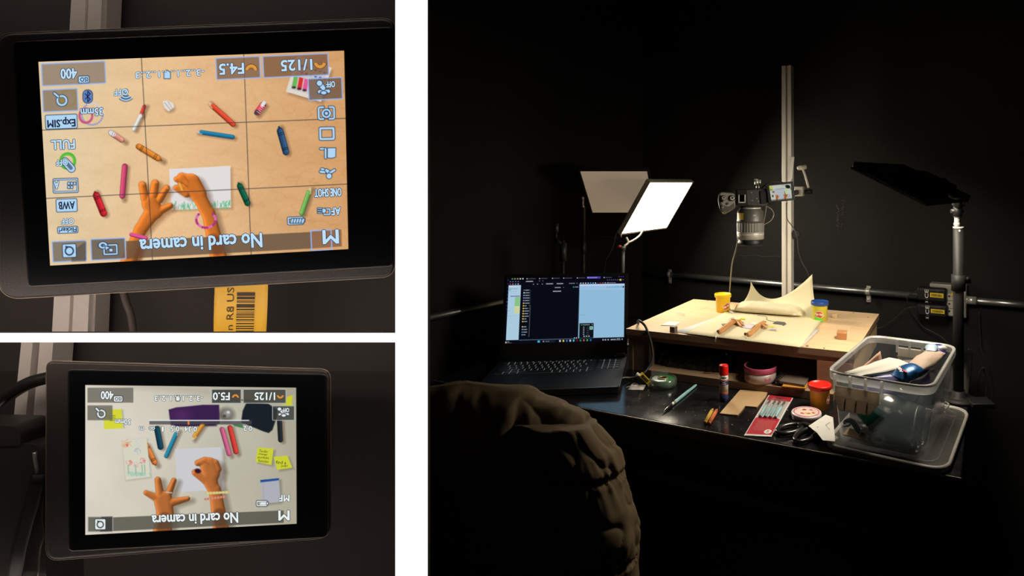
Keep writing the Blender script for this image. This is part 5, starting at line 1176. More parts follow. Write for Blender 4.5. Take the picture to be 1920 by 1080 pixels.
# ================================================================== CHAIR WITH A JACKET OVER IT
ch = thing('office_chair', (-.52, 1.34, 0), 'dark chair pushed to the desk under the brown padded jacket', 'chair')
M_ch = mat('chair_black', (.012, .012, .012, 1), .6)
child(ch, 'seat', M_ch, lambda b: b.box((-.52, 1.33, .45), (.44, .42, .06), bev=.02))
child(ch, 'backrest', M_ch, lambda b: b.box((-.52, 1.10, .74), (.40, .03, .32), bev=.012))
for x, y in ((-.70, 1.13), (-.34, 1.13), (-.70, 1.53), (-.34, 1.53)):
    child(ch, 'leg', M_ch, lambda b: b.tube([Vector((x, y, 0.0)), Vector((x*.97-.013, y, .42))], .013, 12))
for x in (-.67, -.37): child(ch, 'back_post', M_ch, lambda b: b.tube([Vector((x, 1.14, .43)), Vector((x, 1.10, .62))], .012, 10))
jk = thing('padded_jacket', (-.52, 1.09, .42), 'olive-brown padded jacket draped over the chair back in the lower left', 'jacket')
M_jk = mat('jacket_fabric', (.150, .108, .060, 1), .8, var=.08, scale=40, bump=.12, bscale=30, spec=.2)
JP0 = [(.40, .262), (.47, .280), (.55, .284), (.600, .284), (.640, .2865), (.70, .278), (.77, .258), (.846, .224), (.88, .195), (.905, .158), (.9225, .100), (.932, .05)]
JP = [(z-.004, r+.07) for z, r in JP0[:-2]]+[(.922, .150), (.9285, .09)]
def jx(z):
    for (a, ra_), (c, rc) in zip(JP, JP[1:]):
        if a <= z <= c: return ra_+(rc-ra_)*(z-a)/(c-a)
    return JP[-1][1] if z > JP[-1][0] else JP[0][1]
def torso(b):
    rows_ = []; zs = list(np.linspace(.40, .86, 110))+list(np.linspace(.8635, .9285, 40))
    for z in zs:
        a = jx(z); t = min(1, max(0, (z-.80)/.1285)); dp = .075*math.sqrt(max(.02, 1-t**3)); row = []
        cin = 0
        for k in range(241):
            th = 2*PI*k/240; c, s_ = math.cos(th), math.sin(th)
            x = math.copysign(abs(c)**.75, c)*a; y = math.copysign(abs(s_)**.75, s_)*dp
            f = .012*noise.noise(Vector((x*9, z*5, y*9)))+.007*noise.noise(Vector((x*26, z*9, y*20)))-.010*(1-abs(noise.noise(Vector((x*13+4, z*7, y*6)))))**6*1.0+.004*noise.noise(Vector((x*60, z*30, y*40)))
            if z > .80: f += .010*math.sin(x*46+2*math.sin(z*30))*t
            row.append(Vector((-.52+x+c*f, 1.09+y+s_*f, z+.006*noise.noise(Vector((x*14, 3, z*5)))*t+.004*math.sin(x*23)*t)))
        rows_.append(row)
    b.grid(rows_); 
    b.poly([rows_[-1][k] for k in range(0, 240)])
child(jk, 'body_panel', M_jk, torso)
def sleeve(sg):
    def f(b):
        rows_ = []; N = 150
        key_ = [(0, .905, -.175, .020), (.10, .880, -.195, .044), (.22, .835, -.225, .054), (.36, .775, -.243, .056), (.52, .715, -.250, .052), (.545, .708, -.251, .042), (.57, .700, -.252, .052), (.80, .640, -.254, .060), (.95, .616, -.254, .058), (1.0, .606, -.254, .042), (1.04, .598, -.254, .050), (1.25, .56, -.254, .046), (1.45, .50, -.254, .044), (1.5, .49, -.254, .030)]
        key_ = [(0, .860, .070, .020), (.08, .868, .115, .050), (.2, .865, .150, .066), (.34, .815, .185, .070), (.46, .785, .196, .067), (.50, .774, .199, .056), (.53, .766, .200, .066), (.7, .72, .212, .074), (.85, .67, .218, .077), (.97, .635, .220, .072), (1.0, .624, .221, .056), (1.03, .615, .221, .066), (1.3, .56, .217, .064), (1.6, .48, .21, .058)]
        for i in range(N+1):
            s_ = 1.6*i/N
            for q, r in zip(key_, key_[1:]):
                if q[0] <= s_ <= r[0]:
                    t = (s_-q[0])/(r[0]-q[0]); z, xx, rad = [q[j]+(r[j]-q[j])*t for j in (1, 2, 3)]; break
            row = []
            for k in range(121):
                th = 2*PI*k/120; pl = 1
                band = math.exp(-((s_-.50)/.05)**2)+math.exp(-((s_-1.0)/.05)**2)
                nb_ = math.exp(-((s_-.50)/.16)**2)+math.exp(-((s_-1.0)/.14)**2)
                fo = .009*noise.noise(Vector((math.cos(th)*2.2, math.sin(th)*2.2, s_*5+sg*9)))+.0045*noise.noise(Vector((th*6.5, s_*2.5, 3)))*nb_*1.0+.0022*math.sin(th*34)*band-.006*(1-abs(noise.noise(Vector((math.cos(th)*1.3+s_*3.2, math.sin(th)*1.3, s_*5.4+7)))))**9
                rr_ = rad+fo
                row.append(Vector((-.52+sg*(xx+.07+math.cos(th)*rr_*.95), 1.075+math.sin(th)*rr_*1.05, z+.012*math.sin(th)*(1-s_*.4)*-1)))
            rows_.append(row)
        b.grid(rows_)
    return f
s1_ = child(jk, 'sleeve', M_jk, sleeve(1)); child(jk, 'sleeve', M_jk, sleeve(-1))
# ================================================================== THE DISPLAY CASE ON THE LEFT (two bays, two large camera displays)
YF, YS, YB = .75, .84, .975        # white border bars, screens, back of the case
M_border_glow = emat('glowing_border_white', (1, 1, 1, 1), 1.02)  # plain white border given a glow; no light source behind it
M_case = mat('case_black', (.034, .027, .0245, 1), .8, var=.1, scale=8)
M_caseu = mat('case_brown_black', (.055, .046, .044, 1), .8, var=.06, scale=6)
xr0, xr1 = at(741, 0, YF).x, at(802, 0, YF).x
def struct(nm, m, f): o = child(None, nm, m, f); o['kind'] = 'structure'; return o
struct('glow_border_1', [M_border_glow, M_case], lambda b: b.boxab((xr0, YF, 0), (xr1, YF+.006, 1.80)))
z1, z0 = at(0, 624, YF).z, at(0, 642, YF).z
struct('glow_border_2', [M_border_glow, M_case], lambda b: b.boxab((-1.35, YF, z0), (xr0, YF+.006, z1)))
for n_ in ('glow_border_1', 'glow_border_2'):
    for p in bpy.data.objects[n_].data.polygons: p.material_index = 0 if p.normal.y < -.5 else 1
# slanted side and top, unseen, added to block strip light; back and far side
pa, pb = at(772, 0, YF+.006), at(772, 0, YB)
nrm = Vector(((pb-pa).y, -(pb-pa).x, 0)).normalized()
struct('wall_case_light_block', M_case, lambda b: b.obox(Vector((pa.x, pa.y, 0))-nrm*.003, Vector((pb.x-pa.x, pb.y-pa.y, 0)), nrm*.006, (0, 0, 1.80)))
struct('wall_case_back_upper', M_caseu, lambda b: b.boxab((-1.35, YB, .99), (pb.x+.004, YB+.012, 1.80)))
struct('wall_case_back_lower', M_case, lambda b: b.boxab((-1.35, YB, 0), (pb.x+.004, YB+.012, .99)))
struct('wall_case_left', M_case, lambda b: b.boxab((-1.362, YF, 0), (-1.35, YB+.012, 1.80)))
struct('ceiling_case_light_block', M_case, lambda b: b.boxab((-1.362, YF, 1.80), (xr1-.02, YB+.012, 1.815)))
strip = thing('added_strip_light', (-.9, YF+.010, z0), 'slim strip light added on the back of the white border bar between the two bays', 'light')  # lamp added behind the crossbar to brighten both bays
child(strip, 'channel', M_alu, lambda b: b.boxab((-1.33, YF+.0062, z0+.0005), (xr0-.02, YF+.0085, z1-.0005)))
child(strip, 'diffuser', emat('added_strip_glow', (1, .86, .74, 1), ADDED_STRIP), lambda b: b.boxab((-1.32, YF+.0086, z0+.001), (xr0-.03, YF+.0095, z1-.001)))

strip2 = thing('added_strip_light', (-.95, YF+.02, 1.79), 'slim strip light added under the top board of the display case, above the upper display', 'light')  # second added lamp, out of view, lifts the top of the upper bay
child(strip2, 'channel', M_alu, lambda b: b.boxab((-1.33, YF+.060, 1.795), (xr0-.10, YF+.080, 1.7995)))
child(strip2, 'diffuser', emat('added_strip_glow_top', (1, .86, .74, 1), ADDED_STRIP*.75), lambda b: b.boxab((-1.32, YF+.061, 1.793), (xr0-.11, YF+.079, 1.7945)))
struct('floor_added_shelf', M_case, lambda b: b.boxab((-1.35, YF+.0062, .53), (xr1-.06, YB, .545)))  # shelf added below view to carry the low strip
strip3 = thing('added_strip_light', (-.9, YF+.05, .546), 'slim strip light added on the shelf of the display case, below the lower display', 'light')  # third added lamp, out of view, brightens the lower bay from below
child(strip3, 'channel', M_alu, lambda b: b.boxab((-1.32, YF+.030, .5455), (-.50, YF+.050, .550)))
child(strip3, 'diffuser', emat('added_strip_glow_low', (1, .84, .74, 1), ADDED_STRIP*.7), lambda b: b.boxab((-1.31, YF+.031, .5501), (-.51, YF+.049, .5512)))
def S(px, py, lay=0.0): return at(px, py, YS-lay)
def mon(name, outer, inner, rad, lab, glass_m, body_m, back=.030):
    t = thing(name, tuple(S(sum(p[0] for p in outer)/4, sum(p[1] for p in outer)/4)), lab, 'display')
    o = rpoly(outer, rad, 10)
    def body(b):
        i1, i2 = inset(o, 2.2), inset(o, 5)
        rings = [[b.bm.verts.new(at(x, y, YS+back)) for x, y in inset(o, 10)], [b.bm.verts.new(at(x, y, YS+back*.6)) for x, y in o],
                 [b.bm.verts.new(at(x, y, YS+.0045)) for x, y in o], [b.bm.verts.new(at(x, y, YS+.0015)) for x, y in i1], [b.bm.verts.new(at(x, y, YS+.0005)) for x, y in i2]]
        b.skinrings(rings)
    child(t, 'housing', body_m, body)
    child(t, 'edge_glint', mat('edge_glint', (.42, .33, .27, 1), .4, .3), lambda b: b.tube([at(x, y, YS+.0030) for x, y in inset(o, .2)], .00065, 6, closed=True))  # edge highlight put in as a pale tube round the housing
    q = rpoly(inner, 7, 5)
    child(t, 'recess_lip', mat('lip_black', (.016, .015, .015, 1), .3), lambda b: b.skinrings([[b.bm.verts.new(S(x, y, -.0004)) for x, y in inset(q, -2.0)], [b.bm.verts.new(S(x, y, .0003)) for x, y in inset(q, -1.2)], [b.bm.verts.new(S(x, y, .0000)) for x, y in inset(q, 1.5)]], cap=False))
    g = child(t, 'glass_panel', glass_m, lambda b: b.prism([S(x, y, 0) for x, y in q], (0, .0003, 0)))
    child(t, 'mount_arm', M_case, lambda b: b.cyl(at(sum(p[0] for p in outer)/4, sum(p[1] for p in outer)/4, YS+back*.9), at(sum(p[0] for p in outer)/4, sum(p[1] for p in outer)/4, YB+.001), .02, n=20))
    return t, g
def scr_text(par, body, cx, cy, w_, h_, tilt, face, line, ow=.028, lay=.0012, bold=.0, flip=True, name='screen_text'):
    c, s_ = math.cos(tilt), math.sin(tilt); sg = -1 if flip else 1
    def fn(l):
        return lambda u, v: S(cx+sg*(u*w_*c+v*h_*s_), cy+sg*(u*w_*s_-v*h_*c), l)
    def f(b):
        b.mi = 0
        bb = None
        V, F = text_geo(body); xs = [v.x for v in V]; ys = [v.y for v in V]; bb = (min(xs), max(xs), min(ys), max(ys))
        def stamp(l, r, n):
            f0 = fn(l)
            for k in range(n):
                d = Vector((math.cos(2*PI*k/n)*r, 0, math.sin(2*PI*k/n)*r))*YS/FPX
                lettering(b, body, lambda u, v: f0(u, v)+d, bbox=bb)
        stamp(lay+.0004, h_*.035 if bold else .05, 6)
        if line is not None:
            b.mi = 1; stamp(lay, h_*.035+(1.1 if h_ > 13 else .75), 8)
    return child(par, name, [face]+([line] if line is not None else []), f)

# ------------------------------------------------------------------ upper display
M_bodyu = mat('display_shell', (.055, .047, .046, 1), .5, bump=.25, bscale=900, var=.1, scale=200)
M_glassu = mat('display_glass', (.006, .007, .009, 1), .25, spec=.4)
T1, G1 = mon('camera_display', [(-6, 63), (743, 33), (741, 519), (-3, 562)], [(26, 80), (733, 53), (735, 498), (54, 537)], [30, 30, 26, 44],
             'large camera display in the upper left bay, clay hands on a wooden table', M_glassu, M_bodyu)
p1 = Pic([(72, 116), (645, 95), (653, 467), (94, 498)], 560, 372)
X, Y = p1.X, p1.Y
k = np.clip((X-80)/570, 0, 1)[..., None]; kv = np.clip((Y-95)/400, 0, 1)[..., None]
p1.C[:] = np.array([224, 202, 164.])*(1-k)+np.array([212, 160, 108.])*k
p1.C += (1-np.abs(k-.42)*2.2).clip(0, 1)*np.array([14, 8, 4])
p1.C += (p1.noise(60, 2.6, 1)*8+p1.noise(4, 1.0, 2)*4)[..., None]*np.array([1, 1.05, 1.1])
gr = np.sin(p1.noise(90, 2.2, 8)*16+Y*.10)
p1.C -= (np.clip(gr-.86, 0, 1)*70*k[..., 0])[..., None]*np.array([.4, .8, 1.0])
def stick(pc_, p, q, r, col, bands=True, tip=None, tr=.16, sh=(5, 3)):
    dk = [c*.62 for c in col]; li = [min(255, c*1.25+14) for c in col]
    pc_.bl(pc_.seg((p[0]+sh[0], p[1]+sh[1]), (q[0]+sh[0], q[1]+sh[1]), r*.9), (96, 66, 46), .5, 3.2)
    tx, ty = p[0]+(q[0]-p[0])*tr, p[1]+(q[1]-p[1])*tr
    pc_.bl(pc_.seg((tx, ty), q, r), dk); pc_.bl(pc_.seg(p, (tx, ty), r*.25, r*.9), tip or dk)
    L = math.hypot(q[0]-p[0], q[1]-p[1]); nx, ny = (q[1]-p[1])/L, -(q[0]-p[0])/L
    if ny > 0: nx, ny = -nx, -ny
    pc_.bl(pc_.seg((tx+nx*r*.2, ty+ny*r*.2), (q[0]+nx*r*.2, q[1]+ny*r*.2), r*.72), col, 1, 1.2)
    pc_.bl(pc_.seg((tx+nx*r*.5, ty+ny*r*.5), (q[0]+nx*r*.5, q[1]+ny*r*.5), r*.20), li, .7, 1.2)
    if bands:
        for f_ in (.24, .31, .84, .90):
            c_ = (p[0]+(q[0]-p[0])*f_, p[1]+(q[1]-p[1])*f_); pc_.bl(pc_.seg((c_[0]-nx*r*.9, c_[1]-ny*r*.9), (c_[0]+nx*r*.9, c_[1]+ny*r*.9), .6), [c*.35 for c in col], .85, .6)
def hand(pc_, parts, col, sh=(7, 5), shc=(120, 70, 40), k_=2.6):
    def union(dx, dy, g=0):
        D_ = None
        for p, q, a, b in parts:
            d = pc_.seg((p[0]+dx, p[1]+dy), (q[0]+dx, q[1]+dy), a+g, b+g)
            if D_ is None: D_ = d
            else:
                h_ = np.clip(.5+.5*(D_-d)/k_, 0, 1); D_ = D_*(1-h_)+d*h_-k_*h_*(1-h_)
        return D_
    pc_.bl(union(sh[0], sh[1]), shc, .5, 5)
    D_ = union(0, 0); R_ = 11.0
    H_ = np.sqrt(np.clip(1-(1-np.clip(-D_/R_, 0, 1))**2, 0, 1))*R_
    for _ in range(2): H_[1:-1, 1:-1] = (H_[1:-1, 1:-1]*2+H_[:-2, 1:-1]+H_[2:, 1:-1]+H_[1:-1, :-2]+H_[1:-1, 2:])/6
    gy, gx = np.gradient(H_); sh_ = np.clip(.92+.24*gx+.18*gy, .58, 1.18)      # light from the upper left
    m_ = np.clip(.5-D_/1.3, 0, 1); cc = np.array(col, float)*sh_[..., None]*np.array([1, .98, .94])
    pc_.bl(D_-.5, [c*.6 for c in col], .8, .8)
    pc_.C += (np.clip(cc, 0, 255)-pc_.C)*m_[..., None]
# palette box
p1.bl(p1.poly([(560, 112), (624, 134), (606, 196), (541, 177)]), (120, 84, 58), .5, 4)
p1.bl(p1.poly([(557, 105), (622, 127), (602, 191), (536, 172)]), (222, 214, 204))
p1.bl(p1.poly([(561, 113), (614, 131), (598, 182), (545, 167)]), (205, 196, 190), 1, 1)
for i, c in enumerate(((110, 180, 90), (214, 50, 50), (225, 90, 150))): p1.bl(p1.poly([(551+10*i, 142+2.6*i), (559+10*i, 144+2.6*i), (555+10*i, 166+2.6*i), (547+10*i, 164+2.6*i)]), c); p1.bl(p1.ell((551+10*i, 164+2.6*i), 4, 2.5), (40, 40, 50), .8)
for i in range(6):
    for j in range(2): p1.bl(p1.ell((566+8.6*i, 124+2.5*i+12*j), 2.8, 2.2), [(60, 70, 140), (220, 60, 60), (200, 50, 120), (90, 60, 60), (60, 150, 90), (70, 110, 190)][(i+2*j) % 6], .9)
# rings and bracelets
for a in np.linspace(0, 2*PI, 30)[:-1]: p1.bl(p1.ell((173+20*math.cos(a), 214+20*math.sin(a)), 2.0, 2.0), (150, 152, 196) if int(a*9) % 2 else (210, 205, 215), .95, .6)
p1.bl(np.abs(p1.ell((161, 217), 12, 13))-2.2, (196, 84, 130), .95); p1.bl(np.abs(p1.ell((128, 184), 14, 15))-3.0, (205, 190, 60), .9, 1.2)
p1.bl(np.abs(p1.ell((127, 302), 13, 13.5))-3.0, (96, 196, 66)); p1.bl(np.abs(p1.ell((127, 302), 14.5, 15))-.6, (60, 140, 40), .6)
p1.bl(p1.ell((319, 203), 10, 9), (110, 80, 60), .4, 3); p1.bl(p1.poly([(305, 190), (314, 188), (325, 194), (327, 201), (316, 209), (309, 203)]), (226, 220, 214)); p1.bl(p1.seg((309, 193), (320, 206), .6), (150, 140, 140), .8); p1.bl(p1.seg((315, 190), (323, 203), .5), (160, 150, 150), .8)
# paper with green scribble
p1.bl(p1.poly([(319, 320), (436, 315), (437, 393), (323, 397)]), (120, 84, 60), .35, 3)
p1.bl(p1.poly([(317, 317), (432, 311), (433, 389), (321, 394)]), (226, 221, 219))
rnd = np.random.RandomState(3)
for i in range(90):
    x = 322+110*rnd.rand(); y = 377+12*rnd.rand()-.02*(x-320)
    p1.bl(p1.seg((x, y), (x+rnd.uniform(-3, 3), y+rnd.uniform(4, 9)), .7), (96, 184, 132), .75, .7)
# pencils and crayons
stick(p1, (391, 192), (437, 233), 5.0, (222, 72, 48), False, (225, 190, 150)); stick(p1, (369, 247), (436, 257), 4.2, (32, 118, 156), False, (205, 195, 180), .12)
stick(p1, (523, 238), (536, 285), 6.2, (44, 78, 116)); stick(p1, (303, 301), (260, 275), 5.6, (222, 128, 46)); stick(p1, (229, 372), (234, 312), 5.4, (202, 72, 110), False, None, .08)
stick(p1, (178, 360), (194, 400), 6.6, (196, 34, 46)); stick(p1, (447, 343), (464, 381), 5.6, (18, 92, 66)); stick(p1, (582, 353), (566, 400), 4.8, (112, 172, 84), False, (212, 196, 150))
stick(p1, (272, 197), (264, 217), 3.6, (206, 66, 56), False); stick(p1, (264, 216), (251, 243), 3.8, (226, 222, 214), False, (226, 222, 214), .02); stick(p1, (232, 265), (208, 249), 5.0, (222, 150, 130), False)
p1.bl(p1.seg((208, 249), (213, 252), 4.2), (214, 222, 230)); stick(p1, (481, 213), (493, 197), 6, (222, 62, 84), False); p1.bl(p1.seg((495, 193), (492, 197), 3.4), (222, 226, 230)); p1.bl(p1.seg((480, 212), (483, 209), 3.6), (70, 60, 70))
for j in range(5): p1.bl(p1.seg((212+3.4*j, 248+2.3*j), (209+3.4*j, 256+2.3*j), .5), (190, 90, 90), .8, .5); p1.bl(p1.seg((482+2.2*j, 205-3*j+4), (488+2.2*j, 209-3*j+4), .6), (240, 210, 214), .8, .5)
# hands
HC = (220, 124, 50)
hand(p1, [((263, 430), (238, 500), 11, 15), ((283, 402), (264, 430), 14, 11.5), ((282, 382), (290, 396), 16, 15), ((272, 372), (267, 347), 7.8, 7.0), ((288, 366), (291, 344), 8, 7.2), ((299, 374), (312, 353), 7, 6.2), ((299, 396), (319, 386), 7.4, 5.4)], HC)
for (x0, y0, x1, y1) in ((264, 344, 270, 345), (288, 341, 294, 342), (310, 350, 315, 353)): p1.bl(p1.seg((x0, y0), (x1, y1), 1.6), (236, 160, 96), .6, 1.5)
p1.bl(p1.seg((246, 440), (274, 447), 3.4), (150, 40, 90), 1); p1.bl(p1.seg((246, 439), (273, 445.5), 2.8), (224, 84, 152), 1)
hand(p1, [((391, 400), (414, 500), 12, 16), ((372, 366), (391, 402), 13, 11.5), ((358, 344), (372, 364), 18, 15), ((341, 333), (356, 340), 9, 12), ((331, 336), (346, 342), 5, 6.5), ((330, 352), (350, 362), 5.2, 8), ((337, 346), (344, 352), 3, 4)], HC, (10, 6), (96, 70, 58))
p1.bl(p1.seg((340, 342), (352, 350), 1.1), (150, 76, 26), .7, 1.2); p1.bl(p1.seg((345, 330), (354, 342), .9), (160, 84, 30), .6, 1.2); p1.bl(p1.seg((337, 345), (341, 356), 1.8), (222, 176, 70), 1, .8)
for a in np.linspace(0, 2*PI, 27)[:-1]:
    if -2.4 < a-2*PI < -.9: continue
    p1.bl(p1.ell((386+18*math.cos(a), 412+15*math.sin(a)), 2.5, 2.5), (176, 52, 132) if int(a*10) % 3 else (216, 110, 180), 1, .6)
# grid lines, message band
LN_ = (64, 58, 62)
for a, c_ in (((265, 105), (286, 489)), ((457, 98), (471, 477)), ((78, 244), (648, 222)), ((86, 372), (651, 345))): p1.bl(p1.seg(a, c_, .75), LN_, .85, .5)
p1.bl(p1.poly([(236, 452), (583, 435), (584, 466), (237, 485)]), (98, 80, 64), .80, .6); p1.bl(p1.poly([(583, 434), (640, 430), (641, 462), (584, 466)]), (112, 76, 58), .65, .6)
p1.bl(p1.seg((262, 472), (256, 490), 8), (120, 66, 36), .55, 3); p1.bl(p1.seg((402, 447), (408, 470), 9), (120, 62, 32), .6, 3)
BL_, LB = (150, 182, 244), (176, 214, 244)
def button(pc_, c_, w_, h_, ang, fill, a=.8, ol=BL_, ow=1.0): pc_.bl(pc_.rect(c_, w_, h_, ang, 2), fill, a, .6); pc_.bl(np.abs(pc_.rect(c_, w_, h_, ang, 2))-ow, ol, .95, .6)
for c_, w_, h_, f_ in (((138, 138), 119, 41, (142, 124, 108)), ((446.5, 127.5), 82, 40, (128, 98, 76)), ((554.5, 123), 122, 40, (126, 90, 66)), ((610, 166.5), 63, 40, (110, 86, 70)), ((113, 188), 65, 41, (134, 116, 98)), ((130, 471), 63, 38, (112, 104, 92)), ((203, 467), 64, 39, (92, 84, 76))):
    button(p1, c_, w_, h_, -.045, f_)
p1.bl(p1.poly([(134, 471), (162, 452), (161, 490), (134, 491)]), (70, 62, 56), .5)
DK = (40, 56, 84)
def oi(d, w_=.0, pc_=p1, f_=LB, dk=DK): pc_.bl(d-1.4-w_, dk, .9, .6); pc_.bl(d-w_, f_, 1, .5)
def pill(x, y, w_, h_, ang=-.04, r=2): oi(p1.rect((x, y), w_, h_, ang, r), 0)
pill(157, 149, 19, 12); pill(115, 228, 58, 25); pill(125, 385, 38, 23); pill(127, 431, 37, 11); pill(130, 470, 24, 24)
oi(p1.rect((164.5, 181), 17, 24, 0, 8), f_=(96, 128, 190)); 
for a, c_ in (((160, 176), (169, 186)), ((160, 186), (169, 176)), ((164.5, 171), (164.5, 191)), ((164.5, 171), (169, 176)), ((164.5, 191), (169, 186))): p1.bl(p1.seg(a, c_, .8), (20, 30, 60), 1, .5)
oi(np.abs(p1.ell((116, 188.5), 8.5, 8.5))-1.8); oi(p1.seg((109, 181), (102, 175), 1.8)); p1.bl(p1.ell((116, 188.5), 6, 6), (150, 130, 70), .5)
for r_ in (6, 11, 16): oi(np.where((Y > 176+abs(1)*0) & (Y-176 > np.abs(X-236)*.75-1), np.abs(np.hypot(X-236, Y-172)-r_)-1.3, 9))
oi(p1.ell((236, 170.5), 3.2, 3.2))
oi(p1.seg((122, 303), (134, 316), 6.5)); p1.bl(p1.seg((127, 308), (133, 315), 3.5), (70, 90, 120), .8)
oi(np.abs(p1.rect((123, 348), 44, 24, -.03, 1))-.9); p1.bl(p1.rect((123, 348), 42, 22, -.03), (214, 214, 214), .35)
for i in range(5): oi(p1.rect((129+(i % 3)*5.5, 344+(i//3)*7), 3.5, 4, .2))
p1.bl(np.abs(p1.ell((130, 470.5), 7.5, 7.5))-1.3, (40, 56, 84)); p1.bl(p1.poly([(122, 461), (129, 462), (124, 468)]), (40, 56, 84))
oi(np.abs(p1.rect((207, 468), 24, 17, -.04, 1))-1.3); oi(p1.rect((208, 469), 6, 5, -.04)); oi(np.abs(p1.ell((193, 460), 6, 4.5))-1.5); oi(p1.poly([(198, 462), (205, 464), (198, 469)]))
oi(np.maximum(np.abs(p1.rect((612, 212), 29, 22, -.03, 3))-1.6, -p1.rect((612, 212), 9, 60))); oi(np.abs(p1.ell((612, 212.5), 7, 7))-1.6); oi(p1.ell((612, 212.5), 3, 3))
oi(np.abs(p1.rect((613, 250.5), 25, 20, -.03, 1))-1.9)
oi(np.maximum(p1.ell((620, 278), 18, 18), np.maximum(X-629, np.maximum(614.5-X, 278-Y)))); oi(p1.seg((601, 279), (609, 279), 1.6)); oi(p1.seg((610.5, 279), (610.5, 296), 1.6))
for a, c_, r_ in (((604, 318), (615, 323), 3), ((612, 320), (619, 324), 3), ((619, 324), (627, 319), 2), ((601, 322), (608, 323), 2)): oi(p1.seg(a, c_, r_))
oi(p1.ell((617, 330), 4.8, 4.8))
oi(np.abs(p1.rect((613, 397), 11, 10, -.03, 1))-1.2); oi(p1.ell((607, 395), 4, 4)); 
for j in range(3): oi(p1.seg((596, 391+4*j), (603, 391+4*j), .7))
oi(np.abs(p1.rect((554, 414), 27, 11, -.03, 1))-1.2); oi(p1.rect((570, 413), 3, 5)); 
for j in range(5): oi(p1.poly([(545+5*j, 418), (549+5*j, 417.6), (551+5*j, 410), (547+5*j, 410.4)]))
p1.bl(np.abs(p1.rect((602.5, 450.5), 38, 38, -.04, 1))-1.1, BL_)
oi(p1.seg((599, 172), (616, 171), 3)); oi(p1.ell((607, 174), 5, 3)); oi(p1.seg((600, 157), (606, 165), 4)); oi(p1.ell((599, 156), 5, 5))
for cx_, cy_, sg in ((471, 129, 1), (600, 120, -1)):
    q_ = np.where((Y-cy_)*sg < 2.5, np.abs(np.hypot(X-cx_, Y-(cy_+3*sg))-8)-3.2, 9)
    p1.bl(q_-1.0, (60, 40, 20), .9, .6); p1.bl(q_, (246, 172, 76), 1, .5)
    for a in np.linspace(.15, PI-.15, 9): p1.bl(p1.seg((cx_+5*math.cos(a), cy_+sg*(3-5*math.sin(a))), (cx_+11.4*math.cos(a), cy_+sg*(3-11.4*math.sin(a))), .35), (120, 70, 30), .9, .4)
oi(p1.poly([(308, 136), (313, 132), (319, 136), (319, 147), (308, 147)]))
p1.build('lit_picture', G1, lambda x, y: S(x, y, .0008), 1.0)
E_f, E_l = emat('ui_pale_blue', srgb(190, 224, 248)), emat('ui_navy', srgb(40, 56, 84))
E_dk = emat('ui_dark', srgb(36, 48, 74))
tl_ = -.045
for body, cx_, cy_, w_, h_, ol in (('400', 129, 138, 30, 19, 1), ('35mm', 172, 210, 41, 14, 1), ('OFF', 227, 173, 26, 12, 1), ('FULL', 118, 271, 44, 17, 1), ('OFF', 116, 305, 22, 11, 1),
                                   ('OFF', 127, 415, 23, 11, 1), ('A', 106, 347, 9, 14, 1), ('F4.5', 434, 129, 46, 20, 1), ('1/125', 556, 122, 58, 20, 1), ('OFF', 620, 158, 16, 11, 1),
                                   ('ONE SHOT', 615, 361, 50, 15, 1), ('AF', 630, 396, 17, 14, 1), ('No card in camera', 376.5, 456, 229, 26, 1), ('M', 620, 444, 29, 25, 1)):
    scr_text(G1, body, cx_, cy_, w_, h_, tl_ if body != 'No card in camera' else -.055, E_f, E_l, .03, bold=.012)
for body, cx_, cy_, w_, h_ in (('-3..2..1..', 352, 137, 62, 12), ('..1..2.:3', 283, 140, 58, 12)): scr_text(G1, body, cx_, cy_, w_, h_, tl_, E_f, E_l, .03, bold=.012)
for body, cx_, cy_, w_, h_ in (('ISO', 157.5, 149, 14, 8), ('Exp.SIM', 115, 229, 52, 18), ('AWB', 125, 385, 30, 14), ('Flicker!', 127, 431, 33, 9)): scr_text(G1, body, cx_, cy_, w_, h_, tl_, E_dk, None, bold=.008)
# aluminium column behind it, cable, yellow strap
def bar(name, tl__, tr__, br__, bl__, Yd, th, m, par):
    return child(par, name, m, lambda b: b.prism([at(*q, Yd) for q in (tl__, tr__, br__, bl__)], (0, th, 0)))
cu = thing('aluminium_column', tuple(at(150, 620, .94)), 'pale grooved aluminium column passing behind the upper left camera display', 'column')
M_alub = mat('alu_pale', (.88, .80, .74, 1), .55, 0)
def colquad(y): t = (y+60)/760; return 137-44*t, 206-30*t
for a_, b_ in ((0, .38), (.46, .82)):
    q = []
    for y in (-60, 632): l, r = colquad(y); q.append((l+(r-l)*a_, l+(r-l)*b_, y))
    bar('flange', (q[0][0], -60), (q[0][1], -60), (q[1][1], 632), (q[1][0], 632), .935, .030, M_alub, cu)
l0, r0 = colquad(-60); l1, r1 = colquad(632)
bar('groove', (l0+2, -60), (r0-2, -60), (r1-2, 632), (l1+2, 632), .942, .022, mat('groove_grey', (.62, .55, .51, 1), .6), cu)
cable('thin_cable', [at(225, 520, .95), at(236, 565, .95), at(245, 590, .95), at(251, 630, .95)], .0045, mat('brown_cable', (.13, .10, .09, 1), .6), 'blurred brown cable hanging beside the column under the upper display')
st_ = thing('yellow_strap', tuple(at(450, 600, .87)), 'yellow barcode strap with black writing hanging under the upper left display', 'strap')
M_strap = mat('strap_yellow', (.95, .52, .02, 1), .45)
def sx(y): t = (y-510)/160; return 404-4*math.sin(t*2.0)+1*t, 503-2*t-5*t*t
def strapP(u, y, lay=0): a, c_ = sx(y); return at(a+(c_-a)*u, y, .868+.006*math.sin(u*3.1)-lay)
child(st_, 'band', M_strap, lambda b: b.grid([[strapP(i/8, y) for i in range(9)] for y in range(500, 631, 10)]), solid=.0008)
